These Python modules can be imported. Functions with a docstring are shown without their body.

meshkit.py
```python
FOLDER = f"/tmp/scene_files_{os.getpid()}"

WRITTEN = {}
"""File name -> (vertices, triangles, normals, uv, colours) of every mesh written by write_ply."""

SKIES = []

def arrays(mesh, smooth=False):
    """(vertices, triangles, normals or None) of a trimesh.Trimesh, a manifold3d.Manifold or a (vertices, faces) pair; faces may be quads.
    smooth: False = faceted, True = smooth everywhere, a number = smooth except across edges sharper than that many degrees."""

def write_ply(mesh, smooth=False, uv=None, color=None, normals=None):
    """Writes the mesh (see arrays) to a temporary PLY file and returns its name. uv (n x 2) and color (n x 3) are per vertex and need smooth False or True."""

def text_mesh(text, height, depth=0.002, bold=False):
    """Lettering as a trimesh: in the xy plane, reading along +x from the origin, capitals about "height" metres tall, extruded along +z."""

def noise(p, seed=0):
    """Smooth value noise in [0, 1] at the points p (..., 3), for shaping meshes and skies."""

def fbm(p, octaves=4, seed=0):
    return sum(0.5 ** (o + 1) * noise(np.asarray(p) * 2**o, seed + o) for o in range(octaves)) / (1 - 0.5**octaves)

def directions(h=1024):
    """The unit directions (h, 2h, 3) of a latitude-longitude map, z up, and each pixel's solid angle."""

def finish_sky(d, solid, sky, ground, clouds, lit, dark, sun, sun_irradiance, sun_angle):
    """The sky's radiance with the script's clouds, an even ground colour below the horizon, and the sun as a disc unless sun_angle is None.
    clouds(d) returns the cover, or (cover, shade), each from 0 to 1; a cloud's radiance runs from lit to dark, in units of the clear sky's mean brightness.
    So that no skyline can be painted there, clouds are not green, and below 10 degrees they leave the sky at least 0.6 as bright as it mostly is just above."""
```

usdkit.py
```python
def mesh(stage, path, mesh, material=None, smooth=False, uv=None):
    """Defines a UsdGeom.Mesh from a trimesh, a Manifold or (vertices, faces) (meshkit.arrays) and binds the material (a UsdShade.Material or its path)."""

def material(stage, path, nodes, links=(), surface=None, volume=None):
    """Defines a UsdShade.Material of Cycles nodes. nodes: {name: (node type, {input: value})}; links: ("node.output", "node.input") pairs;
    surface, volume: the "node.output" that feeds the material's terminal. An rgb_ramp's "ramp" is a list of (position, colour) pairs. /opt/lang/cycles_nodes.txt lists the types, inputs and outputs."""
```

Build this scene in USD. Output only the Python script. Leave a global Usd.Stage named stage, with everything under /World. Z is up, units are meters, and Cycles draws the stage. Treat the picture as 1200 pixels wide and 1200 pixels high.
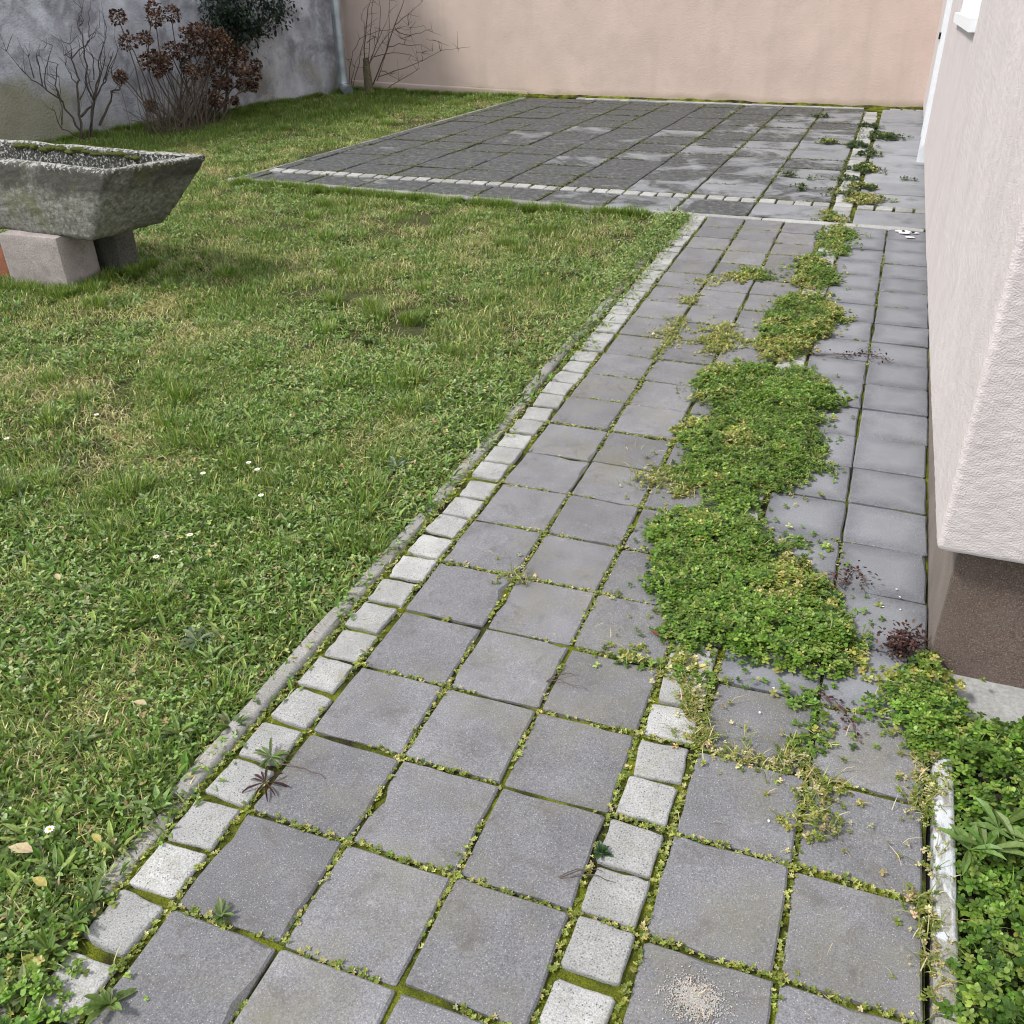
import math
import numpy as np
import trimesh
import usdkit
import meshkit
from pxr import Usd, UsdGeom, UsdLux, UsdShade, Gf, Sdf, Vt

# ------------------------------------------------------------------ camera, sky, sun, exposure
stage = Usd.Stage.CreateInMemory()
UsdGeom.SetStageUpAxis(stage, UsdGeom.Tokens.z)
UsdGeom.SetStageMetersPerUnit(stage, 1.0)
UsdGeom.Xform.Define(stage, "/World")
UsdGeom.Scope.Define(stage, "/World/Looks")

EXPOSURE = 1.32
SUN_DIR = np.array([-0.52, -0.36, 0.80])
SUN_DIR = SUN_DIR / np.linalg.norm(SUN_DIR)
SUN_EL = math.asin(SUN_DIR[2])
SUN_ROT = math.atan2(SUN_DIR[0], SUN_DIR[1])

cam = UsdGeom.Camera.Define(stage, "/World/camera")
cam.CreateHorizontalApertureAttr(36.0)
cam.CreateVerticalApertureAttr(36.0)
cam.CreateFocalLengthAttr(36.0 * 1096.32 / 1200.0)
cam.CreateClippingRangeAttr(Gf.Vec2f(0.05, 500.0))
cam.CreateExposureAttr(EXPOSURE)
CAM = np.array([0.88395, -0.69338, 1.32470])
right = np.array([0.93420932, 0.35609991, -0.0211138])
down = np.array([0.16916946, -0.49436145, -0.85263618])
fwd = np.array([-0.31406152, 0.79296886, -0.52207831])
cam.AddTransformOp().Set(Gf.Matrix4d(*right, 0, *(-down), 0, *(-fwd), 0, *CAM, 1))

dome = UsdLux.DomeLight.Define(stage, "/World/sky")
dome.GetPrim().SetCustomDataByKey("kind", "structure")
sky_mat = usdkit.material(stage, "/World/Looks/sky", {
    "tc": ("texture_coordinate", {}),
    "map": ("mapping", {"scale": (1, 1, 2.2)}),
    "n": ("noise_texture", {"scale": 1.6, "detail": 4.0, "roughness": 0.55}),
    "cover": ("rgb_ramp", {"ramp": [(0.25, (0.62, 0.62, 0.62)), (0.7, (0.97, 0.97, 0.97))]}),
    "sky": ("sky_texture", {"sky_type": "single_scattering", "sun_disc": False, "sun_elevation": SUN_EL, "sun_rotation": SUN_ROT}),
    "cloud": ("color", {"value": (4.1, 4.1, 4.15)}),
    "mix": ("mix", {"mix_type": "mix"}),
    "bg": ("background_shader", {"strength": 0.12}),
}, [("tc.generated", "map.vector"), ("map.vector", "n.vector"), ("n.fac", "cover.fac"), ("cover.color", "mix.fac"),
    ("sky.color", "mix.color1"), ("cloud.color", "mix.color2"), ("mix.color", "bg.color")], surface="bg.background")
UsdShade.MaterialBindingAPI.Apply(dome.GetPrim()).Bind(sky_mat)

sun = UsdLux.DistantLight.Define(stage, "/World/sun")
sun.CreateIntensityAttr(0.40)
sun.CreateAngleAttr(10.0)
sun.CreateNormalizeAttr(True)
sun.CreateColorAttr(Gf.Vec3f(1.0, 0.965, 0.92))
zax = SUN_DIR
xax = np.cross([0, 0, 1.0], zax); xax /= np.linalg.norm(xax)
yax = np.cross(zax, xax)
sun.AddTransformOp().Set(Gf.Matrix4d(*xax, 0, *yax, 0, *zax, 0, 0, 0, 10, 1))

# ------------------------------------------------------------------ helpers
taken = {}


def numbered(parent, name):
    k = taken.get((parent, name), 0)
    taken[(parent, name)] = k + 1
    return name if k == 0 else f"{name}_{k:03d}"


def data(prim, label=None, category=None, group=None, kind=None):
    for k, v in (("label", label), ("category", category), ("group", group), ("kind", kind)):
        if v:
            prim.SetCustomDataByKey(k, v)
    return prim


def xform(name, parent="/World", loc=None, **kw):
    p = f"{parent}/{numbered(parent, name)}"
    x = UsdGeom.Xform.Define(stage, p)
    if loc is not None:
        x.AddTranslateOp().Set(Gf.Vec3d(*map(float, loc)))
    data(x.GetPrim(), **kw)
    return p


def put(name, mesh, mat, parent="/World", smooth=False, col=None, loc=None, rot=None, **kw):
    p = f"{parent}/{numbered(parent, name)}"
    m = usdkit.mesh(stage, p, mesh, MATS[mat], smooth=smooth)
    if col is not None:
        UsdGeom.PrimvarsAPI(m).CreatePrimvar("col", Sdf.ValueTypeNames.Color3fArray, "vertex").Set(Vt.Vec3fArray.FromNumpy(np.asarray(col, np.float32)))
    if loc is not None:
        m.AddTranslateOp().Set(Gf.Vec3d(*map(float, loc)))
    if rot is not None:
        m.AddRotateXYZOp().Set(Gf.Vec3f(*map(float, rot)))
    data(m.GetPrim(), **kw)
    return p


MATS = {}


def mat(name, nodes, links, surface="p.BSDF"):
    MATS[name] = usdkit.material(stage, f"/World/Looks/{name}", nodes, links, surface=surface)


def join(parts):
    """(v, f, col) triples -> one."""
    v, f, c, n = [], [], [], 0
    for a, b, d in parts:
        v.append(a); f.append(b + n); c.append(d); n += len(a)
    return np.vstack(v), np.vstack(f), np.vstack(c)


def fb(x, y, scale, seed=0, octaves=3, z=0.0):
    p = np.stack([np.asarray(x, float) * scale + 31.7, np.asarray(y, float) * scale + 17.3, np.zeros(np.shape(x)) + z], -1)
    return meshkit.fbm(p, octaves, seed)


def hexa(p):
    """eight corners: bottom 4 (ccw), top 4 -> closed box"""
    p = np.asarray(p, float)
    f = [[0, 3, 2], [0, 2, 1], [4, 5, 6], [4, 6, 7]]
    for i in range(4):
        j = (i + 1) % 4
        f += [[i, j, j + 4], [i, j + 4, i + 4]]
    return p, np.array(f)


def box(x0, x1, y0, y1, z0, z1):
    return hexa([(x0, y0, z0), (x1, y0, z0), (x1, y1, z0), (x0, y1, z0), (x0, y0, z1), (x1, y0, z1), (x1, y1, z1), (x0, y1, z1)])


def grid_mesh(P):
    """(n, m, 3) array of points -> mesh"""
    n, m = P.shape[:2]
    i, j = np.meshgrid(np.arange(n - 1), np.arange(m - 1), indexing="ij")
    a, b, c, d = i * m + j, (i + 1) * m + j, (i + 1) * m + j + 1, i * m + j + 1
    f = np.stack([np.stack([a, b, c], -1), np.stack([a, c, d], -1)], 2).reshape(-1, 3)
    return P.reshape(-1, 3), f


def ring_solid(rings, cap_top=True, cap_bottom=True):
    """list of (k, 3) rings from the bottom to the top -> mesh with fan caps"""
    k = len(rings[0]); v = np.vstack(rings); f = []
    for r in range(len(rings) - 1):
        for i in range(k):
            j = (i + 1) % k
            a, b, c, d = r * k + i, r * k + j, (r + 1) * k + j, (r + 1) * k + i
            f += [[a, b, c], [a, c, d]]
    if cap_top:
        v = np.vstack([v, rings[-1].mean(0)]); t = len(v) - 1; o = (len(rings) - 1) * k
        f += [[o + i, o + (i + 1) % k, t] for i in range(k)]
    if cap_bottom:
        v = np.vstack([v, rings[0].mean(0)]); t = len(v) - 1
        f += [[(i + 1) % k, i, t] for i in range(k)]
    return v, np.array(f)


def outline(w, l, r, jit, rng):
    """rounded rectangle, slightly irregular, centred"""
    pts = []
    for cx, cy, a0 in ((w / 2, -l / 2, -90), (w / 2, l / 2, 0), (-w / 2, l / 2, 90), (-w / 2, -l / 2, 180)):
        sx, sy = np.sign(cx), np.sign(cy)
        for t in (0, 45, 90):
            a = math.radians(a0 + t)
            pts.append((cx - sx * r + r * math.cos(a), cy - sy * r + r * math.sin(a)))
    p = np.array(pts)
    # add mid points on the long edges
    q = []
    for i in range(len(p)):
        q.append(p[i])
        n = p[(i + 1) % len(p)]
        d = np.linalg.norm(n - p[i])
        if d > 3 * r:
            for t in (0.25, 0.5, 0.75):
                q.append(p[i] + (n - p[i]) * t)
    q = np.array(q)
    return q + rng.normal(0, jit, q.shape)


def slab(w, l, th, ch, r, jit, rng, chips=0):
    """a flat paving slab with a small bevel and a few broken edges"""
    o = outline(w, l, r, jit, rng)
    c = o.mean(0)
    bite = np.zeros(len(o))
    for _ in range(rng.poisson(chips)):
        bite[rng.integers(0, len(o))] += rng.uniform(0.003, 0.009)
    inn = lambda d: c + (o - c) * (1 - 2 * (d + bite[:, None]) / min(w, l))
    z = lambda p, h: np.column_stack([p, np.full(len(p), h)])
    side = z(o, -ch * 0.9); side[:, 2] -= bite * 0.9
    return ring_solid([z(o, -th), side, z(inn(ch), 0.0)], True, False)


def sett(w, l, th, rng):
    """split granite sett: straight sides, square corners, a flat but uneven head"""
    o = outline(w, l, 0.005, 0.0010, rng) + 0.0
    o *= 1 + 0.012 * np.sin(np.arctan2(o[:, 1], o[:, 0])[:, None] * rng.integers(2, 4) + rng.uniform(0, 6.28))
    o[:, 0] += o[:, 1] * rng.normal(0, 0.016); o[:, 1] += o[:, 0] * rng.normal(0, 0.010)
    z = lambda k, h, j: np.column_stack([o * k, h + rng.normal(0, j, len(o))])
    return ring_solid([z(1.0, -th, 0), z(1.0, -0.006, 0.0012), z(0.975, -0.0015, 0.0008), z(0.90, 0.0, 0.0005), z(0.5, 0.0004, 0.0003)], True, False)


def tube(path, r0, r1, sides=5, rng=None, wob=0.0, sub=3):
    p = np.asarray(path, float)
    # Catmull-Rom resample
    q = np.vstack([2 * p[0] - p[1], p, 2 * p[-1] - p[-2]])
    out = []
    for i in range(1, len(q) - 2):
        for t in np.arange(sub) / sub:
            a, b, c, d = q[i - 1], q[i], q[i + 1], q[i + 2]
            out.append(0.5 * (2 * b + (c - a) * t + (2 * a - 5 * b + 4 * c - d) * t * t + (3 * b - a - 3 * c + d) * t ** 3))
    out.append(p[-1])
    out = np.array(out)
    if rng is not None and wob:
        out[1:-1] += rng.normal(0, wob, out[1:-1].shape)
    n = len(out)
    t = np.gradient(out, axis=0); t /= np.linalg.norm(t, axis=1, keepdims=True) + 1e-9
    ref = np.where(np.abs(t[:, 2:]) < 0.9, [0, 0, 1.0], [1.0, 0, 0])
    a = np.cross(t, ref); a /= np.linalg.norm(a, axis=1, keepdims=True)
    b = np.cross(t, a)
    r = np.linspace(r0, r1, n)[:, None, None]
    ang = np.arange(sides) * 2 * np.pi / sides
    v = out[:, None] + r * (np.cos(ang)[None, :, None] * a[:, None] + np.sin(ang)[None, :, None] * b[:, None])
    return ring_solid(list(v))


def frames(az, tilt):
    """leaf frames: direction t (azimuth, tilt above the ground), side s, normal n"""
    ct, st = np.cos(tilt), np.sin(tilt)
    t = np.stack([ct * np.cos(az), ct * np.sin(az), st], -1)
    s = np.stack([-np.sin(az), np.cos(az), 0 * az], -1)
    return t, s, np.cross(t, s)


LEAF_A = np.array([(0, 0, 0), (0.3, 0.45, 0.05), (0.3, -0.45, 0.05), (0.75, 0.43, 0.0), (0.75, -0.43, 0.0), (1, 0, -0.06)])
LEAF_A_F = np.array([(0, 2, 1), (1, 2, 4), (1, 4, 3), (3, 4, 5)])
LEAF_B = np.array([(0, 0.03, 0), (0, -0.03, 0), (0.3, 0.32, 0.04), (0.3, 0, -0.02), (0.3, -0.32, 0.04), (0.68, 0.5, 0.02), (0.68, 0, -0.07), (0.68, -0.5, 0.02), (1, 0, -0.2), (0.9, 0.27, -0.10), (0.9, -0.27, -0.10)])
LEAF_B_F = np.array([(0, 1, 3), (0, 3, 2), (1, 4, 3), (2, 3, 6), (2, 6, 5), (3, 4, 7), (3, 7, 6), (5, 6, 9), (6, 8, 9), (6, 7, 10), (6, 10, 8)])


def leaves(pos, az, tilt, length, width, col, big=False):
    """one leaf per row; col (n, 3)"""
    T, F = (LEAF_B, LEAF_B_F) if big else (LEAF_A, LEAF_A_F)
    t, s, n = frames(az, tilt)
    L, W = np.broadcast_to(length, az.shape)[:, None, None], np.broadcast_to(width, az.shape)[:, None, None]
    v = pos[:, None] + L * (T[None, :, 0:1] * t[:, None] + T[None, :, 2:3] * n[:, None]) + W * T[None, :, 1:2] * s[:, None]
    k = len(T)
    f = F[None] + (np.arange(len(az)) * k)[:, None, None]
    c = np.repeat(np.asarray(col), k, 0)
    return v.reshape(-1, 3), f.reshape(-1, 3), c


def blades(pos, az, lean, length, width, col, curl=0.8):
    """grass blades of two quads and a tip"""
    n = len(az)
    t0 = np.pi / 2 - lean * 0.45
    t1 = np.pi / 2 - lean
    t2 = np.pi / 2 - lean * (1 + curl * 0.6)
    L = np.broadcast_to(length, (n,))
    p0 = pos
    d = lambda tl: frames(az, tl)[0]
    s = frames(az, t0)[1]
    p1 = p0 + d(t0) * (L * 0.35)[:, None]
    p2 = p1 + d(t1) * (L * 0.35)[:, None]
    p3 = p2 + d(t2) * (L * 0.30)[:, None]
    p3[:, 2] = np.maximum(p3[:, 2], p0[:, 2] - 0.004)
    w = np.broadcast_to(width, (n,))[:, None] * s * 0.5
    v = np.stack([p0 - w, p0 + w, p1 - w, p1 + w, p2 - w * 0.8, p2 + w * 0.8, p3], 1)
    F = np.array([(0, 1, 3), (0, 3, 2), (2, 3, 5), (2, 5, 4), (4, 5, 6)])
    f = F[None] + (np.arange(n) * 7)[:, None, None]
    c = np.repeat(np.asarray(col), 7, 0)
    return v.reshape(-1, 3), f.reshape(-1, 3), c


def pick(rng, palette, n, jit=0.18):
    p = np.asarray([x[1] for x in palette]); w = np.asarray([x[0] for x in palette], float)
    c = p[rng.choice(len(p), n, p=w / w.sum())]
    return np.clip(c * np.exp(rng.normal(0, jit, (n, 1))) * np.exp(rng.normal(0, 0.06, (n, 3))), 0.005, 0.9)
# ------------------------------------------------------------------ materials
def veg(name, rough=0.55, trans=0.25, spec=0.3):
    mat(name, {"a": ("attribute", {"attribute": "col"}),
               "g": ("geometry", {}),
               "n": ("noise_texture", {"scale": 260.0, "detail": 2.0}),
               "r": ("rgb_ramp", {"ramp": [(0.3, (0.82, 0.82, 0.82)), (0.7, (1.16, 1.16, 1.16))]}),
               "m": ("mix", {"mix_type": "multiply", "fac": 1.0}),
               "p": ("principled_bsdf", {"roughness": rough, "specular_ior_level": spec}),
               "t": ("translucent_bsdf", {}), "x": ("mix_closure", {"fac": trans})},
        [("g.position", "n.vector"), ("n.fac", "r.fac"), ("a.color", "m.color1"), ("r.color", "m.color2"),
         ("m.color", "p.base_color"), ("m.color", "t.color"), ("p.BSDF", "x.closure1"), ("t.BSDF", "x.closure2")], "x.closure")


veg("grass_blades", 0.42, 0.3, 0.5)
veg("weed_leaves", 0.45, 0.3, 0.4)
veg("dry_petals", 0.8, 0.12, 0.15)
veg("moss_cushion", 0.95, 0.0, 0.1)


def stone(name, dark, light, grain, blotch_scale=5.0, blotch=(0.8, 1.15), specks=None, stain=None, rough=0.85, bump=0.0012, per_object=0.12, extra=None):
    """grainy stone or concrete: fine grain, wider blotches, pale specks, greenish stains, and a tone of its own for every piece"""
    N = {"g": ("geometry", {}), "o": ("object_info", {}),
         "n": ("noise_texture", {"scale": grain, "detail": 3.0, "roughness": 0.65}),
         "r": ("rgb_ramp", {"ramp": [(0.28, dark), (0.72, light)]}),
         "b": ("noise_texture", {"scale": blotch_scale, "detail": 5.0, "roughness": 0.6}),
         "br": ("rgb_ramp", {"ramp": [(0.3, (blotch[0],) * 3), (0.7, (blotch[1],) * 3)]}),
         "m1": ("mix", {"mix_type": "multiply", "fac": 1.0}),
         "om": ("map_range", {"from_min": 0.0, "from_max": 1.0, "to_min": 1 - per_object, "to_max": 1 + per_object}),
         "oc": ("combine_color", {}),
         "m2": ("mix", {"mix_type": "multiply", "fac": 1.0}),
         "bp": ("bump", {"distance": bump, "strength": 0.7}),
         "p": ("principled_bsdf", {"roughness": rough, "specular_ior_level": 0.3})}
    L = [("g.position", "n.vector"), ("g.position", "b.vector"), ("n.fac", "r.fac"), ("b.fac", "br.fac"), ("r.color", "m1.color1"), ("br.color", "m1.color2"),
         ("o.random", "om.value"), ("om.result", "oc.r"), ("om.result", "oc.g"), ("om.result", "oc.b"), ("m1.color", "m2.color1"), ("oc.color", "m2.color2"),
         ("n.fac", "bp.height"), ("bp.normal", "p.normal")]
    last = "m2.color"
    if specks:
        sc, th, colr, fac = specks
        N |= {"v": ("voronoi_texture", {"scale": sc}), "vr": ("rgb_ramp", {"ramp": [(th * 0.7, (fac,) * 3), (th, (0, 0, 0))]}), "m3": ("mix", {"color2": colr}),
              "vs": ("separate_color", {}), "vg": ("math", {"math_type": "greater_than", "value2": 0.55}), "vm": ("math", {"math_type": "multiply"}), "vbw": ("rgb_to_bw", {})}
        L += [("g.position", "v.vector"), ("v.distance", "vr.fac"), ("v.color", "vs.color"), ("vs.r", "vg.value1"), ("vr.color", "vbw.color"), ("vbw.val", "vm.value1"), ("vg.value", "vm.value2"), ("vm.value", "m3.fac"), (last, "m3.color1")]
        last = "m3.color"
    if stain:
        sc, lo, hi, colr, fac = stain
        N |= {"s": ("noise_texture", {"scale": sc, "detail": 6.0, "roughness": 0.65}), "sr": ("rgb_ramp", {"ramp": [(lo, (0, 0, 0)), (hi, (fac,) * 3)]}), "m4": ("mix", {"color2": colr})}
        N["so"] = ("mapping", {"location": (7.3, 3.1, 1.7)})
        L += [("g.position", "so.vector"), ("so.vector", "s.vector"), ("s.fac", "sr.fac"), ("sr.color", "m4.fac"), (last, "m4.color1")]
        last = "m4.color"
    if extra:
        N2, L2, last = extra(last)
        N |= N2; L += L2
    L.append((last, "p.base_color"))
    mat(name, N, L)


def smears(last):
    """soil washed over the pavers, and dark damp blotches"""
    return ({"en": ("noise_texture", {"scale": 13.0, "detail": 8.0, "roughness": 0.7, "distortion": 0.7}), "er": ("rgb_ramp", {"ramp": [(0.54, (0, 0, 0)), (0.70, (0.55, 0.55, 0.55))]}), "me": ("mix", {"color2": (0.085, 0.075, 0.062)}),
             "em": ("mapping", {"location": (2.0, 5.0, 1.0)}), "kn": ("noise_texture", {"scale": 55.0, "detail": 6.0, "roughness": 0.7}), "kr": ("rgb_ramp", {"ramp": [(0.60, (0, 0, 0)), (0.70, (0.5, 0.5, 0.5))]}), "mk": ("mix", {"color2": (0.31, 0.31, 0.28)})},
            [("g.position", "em.vector"), ("em.vector", "en.vector"), ("en.fac", "er.fac"), ("er.color", "me.fac"), (last, "me.color1"), ("g.position", "kn.vector"), ("kn.fac", "kr.fac"), ("kr.color", "mk.fac"), ("me.color", "mk.color1")], "mk.color")


stone("paver_dark", (0.090, 0.089, 0.094), (0.246, 0.244, 0.254), 360.0, 7.0, (0.80, 1.16), (230.0, 0.24, (0.50, 0.49, 0.46), 0.55), (5.5, 0.50, 0.74, (0.165, 0.155, 0.105), 0.6), bump=0.0012, per_object=0.16, extra=smears)


def worn_centre(last):
    """pale rubbed middle and limescale bloom of the smooth tiles by the house"""
    return ({"tc": ("texture_coordinate", {}), "wn": ("noise_texture", {"scale": 9.0, "detail": 4.0, "distortion": 0.6}), "ax": ("separate_xyz", {}),
             "xa": ("math", {"math_type": "absolute"}), "ya": ("math", {"math_type": "absolute"}), "mx": ("math", {"math_type": "maximum"}),
             "w1": ("math", {"math_type": "multiply_add", "value2": 0.055, "value3": -0.028}), "w2": ("math", {"math_type": "add"}),
             "wr": ("rgb_ramp", {"ramp": [(0.045, (0.42, 0.42, 0.42)), (0.094, (0, 0, 0))]}), "m5": ("mix", {"color2": (0.30, 0.308, 0.325)})},
            [("tc.object", "ax.vector"), ("ax.x", "xa.value1"), ("ax.y", "ya.value1"), ("xa.value", "mx.value1"), ("ya.value", "mx.value2"), ("g.position", "wn.vector"),
             ("wn.fac", "w1.value1"), ("mx.value", "w2.value1"), ("w1.value", "w2.value2"), ("w2.value", "wr.fac"), ("wr.color", "m5.fac"), (last, "m5.color1")], "m5.color")


stone("paver_smooth", (0.105, 0.109, 0.122), (0.205, 0.211, 0.228), 260.0, 9.0, (0.78, 1.18), (90.0, 0.10, (0.6, 0.6, 0.6), 0.6), (7.0, 0.54, 0.72, (0.10, 0.10, 0.10), 0.5), rough=0.75, bump=0.0008, per_object=0.16, extra=worn_centre)
stone("granite_sett", (0.18, 0.18, 0.175), (0.48, 0.48, 0.465), 380.0, 12.0, (0.80, 1.12), (190.0, 0.30, (0.09, 0.09, 0.09), 0.8), (16.0, 0.54, 0.74, (0.20, 0.19, 0.12), 0.6), bump=0.002, per_object=0.18)
stone("kerb_concrete", (0.15, 0.145, 0.135), (0.34, 0.33, 0.31), 300.0, 9.0, (0.75, 1.15), (160.0, 0.2, (0.5, 0.49, 0.46), 0.6), (9.0, 0.5, 0.7, (0.13, 0.13, 0.075), 0.55), bump=0.0018)
stone("pale_concrete", (0.25, 0.25, 0.24), (0.40, 0.40, 0.385), 120.0, 9.0, (0.8, 1.1), None, (7.0, 0.55, 0.72, (0.2, 0.2, 0.17), 0.5), bump=0.001)


def whitewash(last):
    """the lime paint that has run over the kerb by the house, with one bare oval"""
    return ({"wm": ("mapping", {"scale": (1.0, 0.35, 1.0)}), "wn": ("noise_texture", {"scale": 46.0, "detail": 7.0, "roughness": 0.68, "distortion": 0.5}),
             "sx": ("separate_xyz", {}), "wy": ("map_range", {"from_min": 0.335, "from_max": 0.355, "to_min": -0.6, "to_max": 0.05, "clamp": True}),
             "oy": ("math", {"math_type": "multiply_add", "value2": 1 / 0.034, "value3": -0.405 / 0.034}), "ox": ("math", {"math_type": "multiply_add", "value2": 1 / 0.0075, "value3": -1.166 / 0.0075}),
             "oy2": ("math", {"math_type": "multiply"}), "ox2": ("math", {"math_type": "multiply"}), "od": ("math", {"math_type": "add"}), "oo": ("map_range", {"from_min": 0.5, "from_max": 1.3, "to_min": -0.5, "to_max": 0.0, "clamp": True}),
             "w1": ("math", {"math_type": "add"}), "w2": ("math", {"math_type": "add"}), "wr": ("rgb_ramp", {"ramp": [(0.47, (0, 0, 0)), (0.60, (0.88, 0.88, 0.88))]}), "m5": ("mix", {"color2": (0.54, 0.57, 0.60)})},
            [("g.position", "wm.vector"), ("wm.vector", "wn.vector"), ("g.position", "sx.vector"), ("sx.y", "wy.value"), ("sx.y", "oy.value1"), ("sx.x", "ox.value1"),
             ("oy.value", "oy2.value1"), ("oy.value", "oy2.value2"), ("ox.value", "ox2.value1"), ("ox.value", "ox2.value2"), ("oy2.value", "od.value1"), ("ox2.value", "od.value2"), ("od.value", "oo.value"),
             ("wn.fac", "w1.value1"), ("wy.result", "w1.value2"), ("w1.value", "w2.value1"), ("oo.result", "w2.value2"), ("w2.value", "wr.fac"), ("wr.color", "m5.fac"), (last, "m5.color1")], "m5.color")


stone("kerb_whitewashed", (0.15, 0.145, 0.125), (0.36, 0.35, 0.31), 300.0, 9.0, (0.75, 1.15), (160.0, 0.2, (0.5, 0.49, 0.46), 0.6), (12.0, 0.5, 0.7, (0.13, 0.13, 0.07), 0.5), bump=0.0018, extra=whitewash)


def slab_stain(last):
    """black algae that has spread over the terrace, thinner towards the house"""
    return ({"sx": ("separate_xyz", {}), "bx": ("map_range", {"from_min": -2.2, "from_max": 1.1, "to_min": 0.20, "to_max": -0.10, "clamp": True}),
             "by": ("map_range", {"from_min": 7.2, "from_max": 8.6, "to_min": 0.0, "to_max": 0.14, "clamp": True}),
             "dn": ("noise_texture", {"scale": 3.6, "detail": 7.0, "roughness": 0.66, "distortion": 0.5}), "on": ("map_range", {"to_min": -0.12, "to_max": 0.13}),
             "d1": ("math", {"math_type": "add"}), "d2": ("math", {"math_type": "add"}), "d3": ("math", {"math_type": "add"}), "dr": ("rgb_ramp", {"ramp": [(0.42, (0, 0, 0)), (0.55, (0.92, 0.92, 0.92))]}),
             "fn": ("noise_texture", {"scale": 30.0, "detail": 8.0, "roughness": 0.78}), "fr": ("rgb_ramp", {"ramp": [(0.36, (0.020, 0.021, 0.024)), (0.50, (0.054, 0.056, 0.057)), (0.60, (0.108, 0.111, 0.098)), (0.70, (0.26, 0.26, 0.22))]}), "m5": ("mix", {})},
            [("g.position", "sx.vector"), ("sx.x", "bx.value"), ("sx.y", "by.value"), ("g.position", "dn.vector"), ("o.random", "on.value"), ("dn.fac", "d1.value1"), ("bx.result", "d1.value2"),
             ("d1.value", "d2.value1"), ("by.result", "d2.value2"), ("d2.value", "d3.value1"), ("on.result", "d3.value2"), ("d3.value", "dr.fac"), ("g.position", "fn.vector"), ("fn.fac", "fr.fac"),
             ("dr.color", "m5.fac"), (last, "m5.color1"), ("fr.color", "m5.color2")], "m5.color")


stone("terrace_slab", (0.170, 0.176, 0.188), (0.285, 0.294, 0.310), 220.0, 6.0, (0.82, 1.12), None, (4.0, 0.5, 0.7, (0.14, 0.145, 0.12), 0.5), rough=0.75, bump=0.0006, per_object=0.12, extra=slab_stain)
stone("terrace_slab_clean", (0.20, 0.208, 0.222), (0.29, 0.30, 0.317), 220.0, 6.0, (0.85, 1.1), None, (3.2, 0.56, 0.66, (0.11, 0.115, 0.12), 0.8), rough=0.7, bump=0.0006, per_object=0.1)
stone("red_brick", (0.16, 0.055, 0.03), (0.30, 0.12, 0.07), 180.0, 20.0)
stone("pink_block", (0.19, 0.165, 0.155), (0.37, 0.325, 0.31), 160.0, 9.0, (0.78, 1.15), None, (11.0, 0.55, 0.72, (0.13, 0.12, 0.11), 0.6), bump=0.003)
stone("plinth_side", (0.13, 0.108, 0.094), (0.27, 0.228, 0.20), 300.0, 8.0, (0.8, 1.1), (260.0, 0.3, (0.14, 0.11, 0.09), 0.5), None, rough=0.9, bump=0.003, per_object=0.0)  # lighter copy of the plinth stone: open-sky light on the left face is painted in
stone("shade_toned_block", (0.035, 0.034, 0.028), (0.12, 0.115, 0.10), 90.0, 9.0)  # stone darkened to carry the shade under the trough
stone("speckled_plinth", (0.055, 0.040, 0.033), (0.21, 0.155, 0.13), 300.0, 10.0, (0.85, 1.1), (240.0, 0.32, (0.34, 0.26, 0.21), 0.7), (9.0, 0.48, 0.72, (0.17, 0.14, 0.12), 0.55), rough=0.9, bump=0.004, per_object=0.0)


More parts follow.
